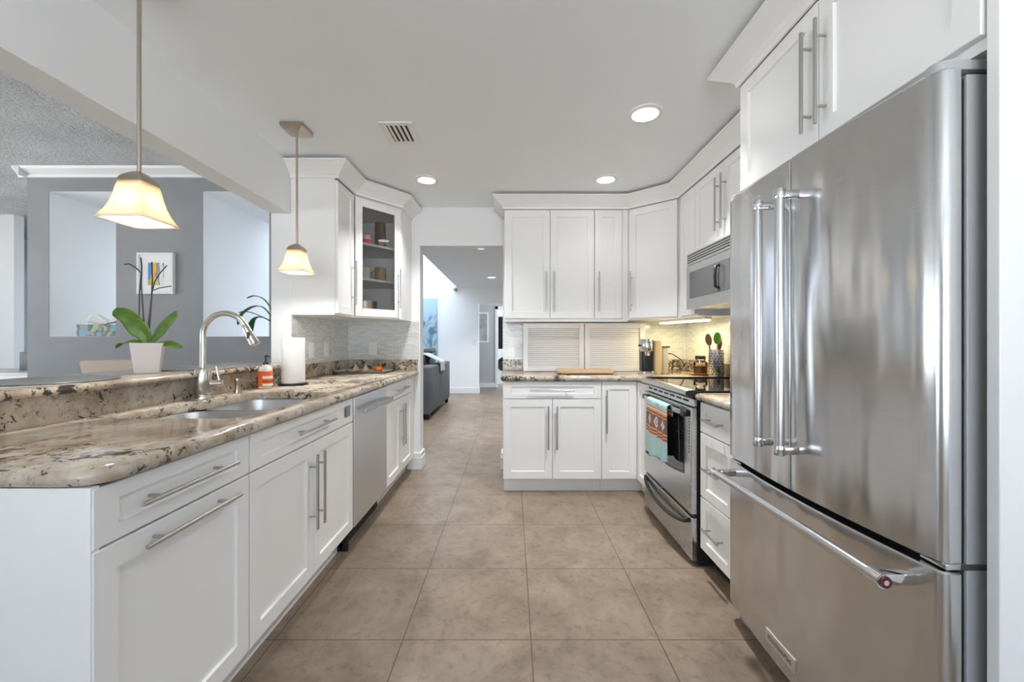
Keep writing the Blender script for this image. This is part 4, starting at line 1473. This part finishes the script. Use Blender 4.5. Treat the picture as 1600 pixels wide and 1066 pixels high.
# over-fridge cabinet and end panel
t = thing('wall_cabinet', 'white double door cabinet above the refrigerator with two long pulls', 'cabinet', (1.3, 1.33, 1.82))
FF = frame((1.018, 0), (0, 1), (-1, 0))
b = B(); b.box(1.0195, XR - .002, .868, 1.795, 1.812, 2.380, .0015); b.done('body', 'cab', t)
d = shaker(FF, 1.337, 1.792, 1.838, UZ1 - .003, parent=t); pull(FF, 1.367, 2.045, .335, True, d)
d = shaker(FF, .872, 1.333, 1.838, UZ1 - .003, parent=t); pull(FF, 1.303, 2.045, .335, True, d)
crown([(XR - .002, 1.797), (.998, 1.797), (.998, .872)], 'white crown molding above the refrigerator cabinet', d0=.001)
o = B().box(1.003, XR - .002, .842, .866, 0, CZ - .001, .002).done('end_panel', 'cab')
tag(o, 'tall white panel at the near side of the refrigerator', 'panel')
o = B().box(1.003, XR - .002, 1.766, 1.786, 0, 1.811, .002).done('end_panel', 'cab')
tag(o, 'white panel at the far side of the refrigerator beside the drawers', 'panel')

# ------------------------------------------------------------------ ceiling fixtures
def downlight(x, y, zc, r, mat, power, label, group):
    t_ = thing('ceiling_light', label, 'ceiling light', (x, y, zc), group)
    B().lathe([(r + .022, -.0005), (r + .022, -.004), (r + .012, -.009), (r, -.010), (r, -.003)], (x, y, zc), 40, False).done('trim_ring', 'plastic', t_, 40)
    B().lathe([(r - .0005, -.008), (r - .012, -.0085), (.001, -.0085)], (x, y, zc), 40, False).done('lens', mat, t_, 60)
    if power:
        l_ = bpy.data.lights.new('downlight_glow', 'AREA')
        l_.shape = 'DISK'; l_.size = r * 1.8; l_.energy = power; l_.color = (1.0, .995, .985)
        l_.spread = math.radians(110)
        lo_ = bpy.data.objects.new('downlight_glow', l_); COL.objects.link(lo_)
        lo_.parent = t_; lo_.location = (0, 0, -.016)
    return t_
downlight(.722, 2.22, CZ, .070, 'lens', 15, 'round recessed ceiling light nearest the refrigerator cabinets', 'recessed kitchen ceiling lights')
downlight(.715, 3.12, CZ, .066, 'lens', .6, 'round recessed ceiling light in front of the back cabinets', 'recessed kitchen ceiling lights')
downlight(-.652, 3.13, CZ, .066, 'lens', 9, 'round recessed ceiling light near the glass door cabinet', 'recessed kitchen ceiling lights')
downlight(-.41, 5.35, 2.41, .075, 'lens_far', 20, 'round recessed hall light just past the doorway', 'recessed hall ceiling lights')
downlight(-.39, 7.85, 2.41, .075, 'lens_far', 20, 'round recessed hall light farther down the hall', 'recessed hall ceiling lights')

t = thing('air_vent', 'white ceiling air vent with dark louvers', 'air vent', (-.66, 2.43, CZ))
b = B()
vx0, vx1, vy0, vy1 = -.755, -.565, 2.30, 2.56
b.box(vx0, vx0 + .035, vy0, vy1, CZ - .008, CZ - .0005, .002); b.box(vx1 - .035, vx1, vy0, vy1, CZ - .008, CZ - .0005, .002)
b.box(vx0 + .035, vx1 - .035, vy0, vy0 + .035, CZ - .008, CZ - .0005, .002); b.box(vx0 + .035, vx1 - .035, vy1 - .035, vy1, CZ - .008, CZ - .0005, .002)
b.done('frame', 'plastic', t)
B().box(vx0 + .034, vx1 - .034, vy0 + .034, vy1 - .034, CZ - .003, CZ - .0008).done('duct', 'black_matte', t)
for k in range(4):
    xx = vx0 + .043 + k * .0283
    B().hexa([(xx, vy0 + .036, CZ - .009), (xx + .009, vy0 + .036, CZ - .009), (xx + .009, vy1 - .036, CZ - .009), (xx, vy1 - .036, CZ - .009),
              (xx + .003, vy0 + .036, CZ - .0034), (xx + .013, vy0 + .036, CZ - .0034), (xx + .013, vy1 - .036, CZ - .0034), (xx + .003, vy1 - .036, CZ - .0034)]).done('louver', 'plastic', t)

# pendants
def shade_mat():
    m, nt, bs = new_mat('frosted_pendant_glass')
    out = nt.nodes['Material Output']
    bs.inputs['Base Color'].default_value = (0.80, 0.72, 0.60, 1)
    bs.inputs['Roughness'].default_value = 0.35
    tr = nt.nodes.new('ShaderNodeBsdfTranslucent')
    tr.inputs[0].default_value = (0.93, 0.85, 0.70, 1)
    mx = nt.nodes.new('ShaderNodeMixShader'); mx.inputs[0].default_value = 0.62
    nt.links.new(bs.outputs[0], mx.inputs[1]); nt.links.new(tr.outputs[0], mx.inputs[2])
    nt.links.new(mx.outputs[0], out.inputs[0])
    return m
M['shade'] = shade_mat()
M['bulb'] = emit('pendant_bulb', (1.0, 0.86, 0.62), 18)
def pendant(x, y, label):
    zb = 1.578
    t_ = thing('pendant_light', label, 'pendant light', (x, y, zb), 'pendant lights over the bar')
    def sqr(w, zz, r=.16):
        return [(x + px_, y + py_, zb + zz) for px_, py_ in round_poly([(-w, -w), (w, -w), (w, w), (-w, w)], w * r, 4)]
    prof_ = [(.077, 0), (.070, .012), (.060, .032), (.051, .058), (.045, .085), (.041, .110), (.037, .128)]
    b_ = B(); b_.loft([sqr(w, zz, .12) for w, zz in prof_], False, False)
    o_ = b_.done('shade', 'shade', t_, 40); solidify(o_, .003)
    B().loft([sqr(.040, .1285), sqr(.040, .136), sqr(.032, .150), sqr(.020, .162, .5), sqr(.010, .168, .6)]).done('cap', 'warm_nickel', t_, 40)
    B().tube([(x, y, zb + .165), (x, y, CZ - .02)], .0062, 14).done('rod', 'warm_nickel', t_, 60)
    B().loft([sqr(.030, CZ - zb - .032), sqr(.062, CZ - zb - .022), sqr(.066, CZ - zb - .016), sqr(.066, CZ - zb - .0008)]).done('canopy', 'warm_nickel', t_, 30)
    B().sphere((x, y, zb + .07), .019, (1, 1, 1.25)).done('bulb', 'bulb', t_, 60)
    l_ = bpy.data.lights.new('pendant_glow', 'POINT')
    l_.energy = 11; l_.color = (1.0, .95, .88); l_.shadow_soft_size = .02
    lo_ = bpy.data.objects.new('pendant_glow', l_); COL.objects.link(lo_)
    lo_.parent = t_; lo_.location = (0, 0, .035)
    return t_
pendant(-1.240, 1.362, 'nearer pendant light with glowing square flared glass shade on a long rod')
pendant(-1.246, 2.372, 'farther pendant light with glowing square flared glass shade, by the left upper cabinet')

# ------------------------------------------------------------------ outlets and switches
def outlet(Fp, a, zc, label, sw=False, group='white wall plates'):
    t_ = thing('outlet' if not sw else 'light_switch', label, 'outlet' if not sw else 'switch', Fp(a, 0, zc), group)
    B().boxf(Fp, a - .036, a + .036, .0003, .006, zc - .058, zc + .058, .002).done('plate', 'plastic', t_)
    if sw:
        B().boxf(Fp, a - .016, a + .016, .005, .009, zc - .033, zc + .033, .002).done('rocker', 'plastic', t_)
    else:
        b_ = B()
        for s in (-1, 1):
            b_.boxf(Fp, a - .016, a + .016, .005, .0075, zc + s * .02 - .014, zc + s * .02 + .014, .002)
        rc = b_.done('receptacle', 'plastic', t_)
        b_ = B()
        for s in (-1, 1):
            for q in (-1, 1):
                b_.boxf(Fp, a + q * .006 - .001, a + q * .006 + .001, .007, .0078, zc + s * .02 - .004, zc + s * .02 + .004)
        b_.done('slots', 'black_matte', rc)
FWL = frame((XL + .008, 0), (0, 1), (1, 0))
FWB = frame((0, YB - .008), (1, 0), (0, -1))
outlet(FWL, 3.085, 1.115, 'white rocker switch plate on the mosaic next to the paper towels', True)
outlet(FWL, 3.33, 1.12, 'white outlet plate on the mosaic between switch and corner')
outlet(FWB, -1.285, 1.115, 'white outlet plate on the back mosaic above the tray')
outlet(FWB, .055, 1.10, 'white outlet plate on the mosaic left of the tambour shutters')
FWF = frame((0, YF), (1, 0), (0, -1))
outlet(FWF, -.86, 1.16, 'white switch plate on the far hall wall beside the opening', True)

# ------------------------------------------------------------------ dining side
# framed abstract picture
t = thing('picture_frame', 'white framed colourful abstract print on the grey wall behind the orchid', 'picture', (-3.65, YA, 1.87))
FA = frame((0, YA), (1, 0), (0, -1))
px0, px1, pz0, pz1 = -3.82, -3.45, 1.665, 2.085
b = B()
w_ = .022
b.boxf(FA, px0, px0 + w_, .0005, .035, pz0, pz1, .002); b.boxf(FA, px1 - w_, px1, .0005, .035, pz0, pz1, .002)
b.boxf(FA, px0 + w_, px1 - w_, .0005, .035, pz0, pz0 + w_, .002); b.boxf(FA, px0 + w_, px1 - w_, .0005, .035, pz1 - w_, pz1, .002)
b.done('frame', 'trim', t)
B().boxf(FA, px0 + w_, px1 - w_, .0005, .018, pz0 + w_, pz1 - w_).done('mat_board', 'paper', t)
def art_mat():
    m, nt, bs = new_mat('abstract_print')
    tc = nt.nodes.new('ShaderNodeTexCoord'); s = nt.nodes.new('ShaderNodeSeparateXYZ')
    nt.links.new(tc.outputs['Object'], s.inputs[0])
    n = noise(nt, coords(nt), 6, 2)
    xr = math_node(nt, 'ADD', s.outputs[0], math_node(nt, 'MULTIPLY', math_node(nt, 'SUBTRACT', n, .5), .10))
    r = nt.nodes.new('ShaderNodeMapRange'); r.inputs['From Min'].default_value = -.08; r.inputs['From Max'].default_value = .11
    nt.links.new(xr, r.inputs['Value'])
    c = ramp(nt, r.outputs[0], [(0, (0.05, 0.25, 0.60)), (.28, (0.80, 0.50, 0.05)), (.5, (0.75, 0.20, 0.05)), (.62, (0.05, 0.45, 0.70)), (.72, (0.85, 0.82, 0.75)), (.9, (0.12, 0.20, 0.35))], 'CONSTANT')
    lo = math_node(nt, 'LESS_THAN', math_node(nt, 'ADD', s.outputs[2], math_node(nt, 'MULTIPLY', n, .2)), .07)
    c2 = ramp(nt, r.outputs[0], [(0, (0.30, 0.42, 0.15)), (.25, (0.72, 0.45, 0.08)), (.5, (0.80, 0.55, 0.10)), (.62, (0.10, 0.40, 0.60)), (.72, (0.85, 0.82, 0.75))], 'CONSTANT')
    nt.links.new(mix(nt, lo, c, c2), bs.inputs['Base Color'])
    bs.inputs['Roughness'].default_value = 0.5
    return m
B().boxf(FA, -3.715, -3.555, .0182, .0195, 1.755, 1.985).done('print', art_mat(), t)

# mosaic tissue box in left niche
t = thing('tissue_box', 'long multicoloured patterned box with white tissue in the left wall niche', 'box', (-4.28, YA + .17, NZ0 + .0045))
def mos():
    m, nt, bs = new_mat('coloured_patchwork')
    vo = nt.nodes.new('ShaderNodeTexVoronoi'); vo.inputs['Scale'].default_value = 22
    nt.links.new(coords(nt, (1, 1, .8)), vo.inputs['Vector'])
    sp = nt.nodes.new('ShaderNodeSeparateColor'); nt.links.new(vo.outputs['Color'], sp.inputs[0])
    c = ramp(nt, sp.outputs[0], [(0, (0.01, 0.015, 0.02)), (.3, (0.05, 0.25, 0.30)), (.45, (0.08, 0.16, 0.04)), (.6, (0.01, 0.03, 0.10)), (.75, (0.28, 0.34, 0.10)), (.88, (0.35, 0.16, 0.09))], 'CONSTANT')
    nt.links.new(c, bs.inputs['Base Color']); bs.inputs['Roughness'].default_value = 0.3
    return m
B().box(-4.50, -4.065, YA + .03, YA + .16, NZ0 + .0045, NZ0 + .125, .003).done('box', mos(), t)
b = B()
def tis(u, v):
    a = u * 2 * PI
    r = .02 + .11 * v
    return (-4.27 + r * 1.35 * math.cos(a), YA + .095 + r * .5 * math.sin(a), NZ0 + .126 + .11 * v ** .7 * (.6 + .4 * math.sin(3 * a + 1)))
o = b.grid(tis, 36, 8).done('tissue', 'paper', t, 70, recalc=False); solidify(o, .002)

# dining chair (only its back rises over the bar)
t = thing('dining_chair', 'cream upholstered dining chair behind the granite bar', 'chair', (-2.82, 3.1, 0))
M['cream'] = paint('cream_upholstery', (0.66, 0.55, 0.45), 0.8, 0.03)
def cy(y): return y
b = B()
b.hexa([(-3.06, 3.02, .48), (-2.60, 3.02, .48), (-2.60, 3.07, .48), (-3.06, 3.07, .48), (-3.08, 2.90, 1.045), (-2.585, 2.90, 1.055), (-2.585, 2.955, 1.055), (-3.08, 2.955, 1.045)], .02, 3)
b.done('backrest', 'cream', t, 40)
B().box(-3.07, -2.59, 3.05, 3.52, .42, .50, .025, 3).done('seat', 'cream', t, 40)
for sx_ in (-3.04, -2.64):
    for sy_ in (3.07, 3.47):
        B().box(sx_, sx_ + .04, sy_, sy_ + .04, 0, .425, .004).done('leg', 'trim', t)

# plant behind the wall end
t = thing('potted_plant', 'leafy green floor plant at the right end of the grey wall', 'plant', (-2.22, 3.85, 0))
B().lathe([(.11, 0), (.115, .01), (.14, .30), (.135, .30), (.12, .27)], (-2.22, 3.85, 0), 28).done('pot', 'pot', t, 40)
B().lathe([(.115, .255), (.12, .265), (.01, .27)], (-2.22, 3.85, 0), 24).done('soil', 'soil', t, 60)
def pleaf():
    m, nt, bs = new_mat('glossy_leaf')
    n = noise(nt, coords(nt), 12, 3)
    nt.links.new(ramp(nt, n, [(0.3, (0.02, 0.11, 0.02)), (0.7, (0.05, 0.22, 0.05))]), bs.inputs['Base Color'])
    bs.inputs['Roughness'].default_value = 0.3
    return m
M['pleaf'] = pleaf()
B().tube([(-2.22, 3.85, .26), (-2.21, 3.85, .8), (-2.22, 3.85, 1.45)], .009, 8).done('stem', 'leaf', t, 60)
pb = (-2.22, 3.85, 1.35)
for pts_, w_ in (([(0, 0, .05), (-.08, -.02, .20), (-.16, -.04, .25), (-.24, -.05, .23)], .032), ([(0, 0, 0), (-.10, -.02, .14), (-.19, -.03, .15), (-.29, -.04, .08), (-.33, -.04, -.02)], .034),
                 ([(0, 0, -.02), (-.10, -.03, .05), (-.17, -.05, .03), (-.21, -.05, -.10), (-.20, -.05, -.17)], .045), ([(0, 0, .1), (.05, 0, .22), (.12, 0, .26), (.2, 0, .2)], .04),
                 ([(0, 0, .05), (.03, .08, .2), (.08, .16, .22), (.1, .22, .15)], .04), ([(0, 0, 0), (-.1, -.06, .06), (-.2, -.1, .10), (-.27, -.12, .09)], .03)):
    leaf(pb, pts_, w_, t, 'pleaf', .2)

# beyond the left end of the grey wall
t = thing('sideboard', 'white counter with pale grey top past the left end of the grey wall', 'sideboard', (-5.9, 4.95, 0))
B().box(-6.9, -5.25, 4.62, 5.3, 0, .80).done('body', 'trim', t)
M['pale_stone'] = paint('pale_stone', (0.60, 0.595, 0.585), 0.3, 0.05)
B().box(-6.95, -5.2, 4.58, 5.34, .80, .83, .004).done('top', 'pale_stone', t)
M['speckle'] = paint('speckled_grey_box', (0.16, 0.16, 0.16), 0.5, 0.7, 30, 0.3)
o = B().box(-5.93, -5.78, 4.93, 5.05, .8305, 1.05, .004).done('storage_box', 'speckle')
tag(o, 'speckled dark grey box on the white counter past the grey wall', 'box')
# white door on the entry wall
t = thing('door_1', 'white panelled door glimpsed past the left end of the grey wall', 'door', (-7.9, 7.29, 0))
t['kind'] = 'structure'
FE = frame((0, 7.298), (1, 0), (0, -1))
shaker(FE, -8.6, -7.72, 0.01, 2.03, t=.035, rail=.12, name='leaf', parent=t, mat='trim')
B().sphere(FE(-7.80, .065, 1.02), .028).done('knob', 'nickel', t, 60)
M['iron'] = paint('black_iron', (0.03, 0.03, 0.03), 0.5, 0.1)
for i, (fx_, lb_) in enumerate(((-8.62 + 1.05, 'black spear-shaped candle finial on the high white ledge, left one'), (-7.40, 'black spear-shaped candle finial on the high white ledge, right one'))):
    b = B(); b.lathe([(.05, 0), (.05, .012), (.012, .02), (.010, .20), (.05, .26), (.012, .31), (.045, .33), (.008, .40)], (fx_, 7.18, 2.921), 16)
    o = b.done('candlestick', 'iron', None, 40)
    tag(o, lb_, 'candlestick', 'black finials on the ledge')

# ------------------------------------------------------------------ living room through the doorway
t = thing('sofa', 'charcoal grey sofa seen from behind through the doorway', 'sofa', (-1.75, 7.0, 0))
M['sofa'] = paint('charcoal_velvet', (0.105, 0.115, 0.13), 0.85, 0.25, 5, 0.1)
B().box(-2.25, -1.40, 6.12, 8.0, .10, .46, .03, 3).done('base', 'sofa', t, 40)
B().box(-1.44, -1.215, 6.10, 8.02, .08, .80, .035, 3).done('backrest', 'sofa', t, 40)
for (y0, y1) in ((6.10, 6.34), (7.78, 8.02)):
    B().box(-2.27, -1.42, y0, y1, .08, .66, .05, 4).done('armrest', 'sofa', t, 40)
for y0 in (6.36, 7.07):
    B().box(-2.22, -1.62, y0, y0 + .69, .46, .60, .04, 3).done('seat_cushion', 'sofa', t, 40)
for y0 in (6.36, 7.07):
    B().hexa([(-1.68, y0, .58), (-1.45, y0, .58), (-1.45, y0 + .69, .58), (-1.68, y0 + .69, .58), (-1.60, y0, .93), (-1.43, y0, .95), (-1.43, y0 + .69, .95), (-1.60, y0 + .69, .93)], .05, 4).done('back_cushion', 'sofa', t, 40)
for xx in (-2.2, -1.30):
    for yy in (6.15, 7.92):
        B().box(xx, xx + .06, yy, yy + .06, 0, .085).done('foot', 'black', t)
M['throw'] = paint('pale_throw', (0.55, 0.57, 0.58), 0.9, 0.15, 60, 0.3)
def thr(u, v):
    yy = 6.75 + .42 * u
    s_ = v * 1.1
    if s_ < .35:
        return (-1.60 + s_ * .4, yy, .965 + .01 * math.sin(9 * u))
    if s_ < .62:
        q = (s_ - .35) / .27
        return (-1.46 + .265 * q, yy + .06 * q, .967 - .13 * q + .012 * math.sin(8 * u))
    q = (s_ - .62) / .48
    return (-1.195 + .004 * math.sin(10 * u), yy + .06 + .05 * q, .835 - .16 * q)
o = B().grid(thr, 14, 24).done('throw_blanket', 'throw', None, 70, recalc=False); solidify(o, .008)
tag(o, 'pale grey throw blanket folded over the sofa back', 'blanket')
M['cush'] = paint('dark_patterned_cushion', (0.11, 0.12, 0.11), 0.85, 0.8, 20, 0.3)
o = B().hexa([(-1.60, 7.38, .955), (-1.43, 7.38, .965), (-1.43, 7.74, .965), (-1.60, 7.74, .955), (-1.60, 7.40, 1.05), (-1.44, 7.40, 1.06), (-1.44, 7.72, 1.06), (-1.60, 7.72, 1.05)], .03, 3).done('cushion', 'cush', None, 40)
tag(o, 'dark patterned cushion on top of the far sofa back', 'cushion')

# blue painting on far wall
t = thing('painting', 'tall pale blue floral canvas on the white wall behind the sofa', 'painting', (-2.0, YF, .84))
def flo():
    m, nt, bs = new_mat('blue_floral_canvas')
    v = coords(nt, (1, 1, .6))
    n = noise(nt, v, 3.2, 3, .5, 1.2)
    c = ramp(nt, n, [(.38, (0.13, 0.20, 0.27)), (.45, (0.34, 0.50, 0.60)), (.52, (0.42, 0.58, 0.68)), (.58, (0.20, 0.30, 0.38)), (.66, (0.55, 0.66, 0.72))])
    tc = nt.nodes.new('ShaderNodeTexCoord'); s = nt.nodes.new('ShaderNodeSeparateXYZ')
    nt.links.new(tc.outputs['Object'], s.inputs[0])
    up = ramp(nt, s.outputs[2], [(.85, (0, 0, 0)), (1.0, (1, 1, 1))])
    c = mix(nt, up, c, (0.43, 0.59, 0.69))
    nt.links.new(c, bs.inputs['Base Color']); bs.inputs['Roughness'].default_value = .6
    return m
B().boxf(FWF, -2.75, -1.69, .0005, .03, .85, 2.15, .002).done('canvas', flo(), t)
# security camera at ceiling edge
t = thing('security_camera', 'small grey security camera high on the far white wall', 'camera', (-1.27, YF - .04, 2.345))
B().tube([(-1.27, YF - .0005, 2.345), (-1.27, YF - .03, 2.345)], .02, 14).done('mount', 'plastic', t, 40)
B().sphere((-1.27, YF - .065, 2.345), .045).done('housing', 'grey_plastic', t, 60)
# framed map in passage
t = thing('picture_frame', 'white framed grey print on the passage wall past the hall', 'picture', (-.74, 10.5, 1.5))
FP = frame((0, 10.5), (1, 0), (0, -1))
b = B()
b.boxf(FP, -.92, -.88, .0005, .03, 1.15, 1.92); b.boxf(FP, -.64, -.60, .0005, .03, 1.15, 1.92)
b.boxf(FP, -.88, -.64, .0005, .03, 1.15, 1.19); b.boxf(FP, -.88, -.64, .0005, .03, 1.88, 1.92)
b.done('frame', 'trim', t)
M['greyprint'] = paint('grey_print', (0.40, 0.41, 0.43), 0.6, 0.4, 10, 0.0)
B().boxf(FP, -.88, -.64, .0005, .02, 1.19, 1.88).done('print', 'greyprint', t)
# laundry glimpsed through passage door
t = thing('curtain', 'black curtain hanging on a rod in the far laundry doorway', 'curtain', (-.1, 10.56, .98))
o = B().grid(lambda u, v: (-.35 + .49 * u, 10.56 + .02 * math.sin(40 * u), .98 + .82 * v), 50, 4).done('cloth', 'black_matte', t, 80, recalc=False)
solidify(o, .004)
B().tube([(-.362, 10.56, 1.81), (.152, 10.56, 1.81)], .012, 12).done('rod', 'nickel', t, 60)
t = thing('washing_machine', 'white front-loading washer in the far doorway below the curtain', 'washer', (-.1, 11.6, 0))
B().box(-.42, .25, 11.25, 11.9, 0, .95, .01).done('body', 'plastic', t)
b = B(); b.tube([(-.22, 11.2495, .55), (-.22, 11.215, .55)], .19, 28); b.done('door', 'black_glass', t, 40)
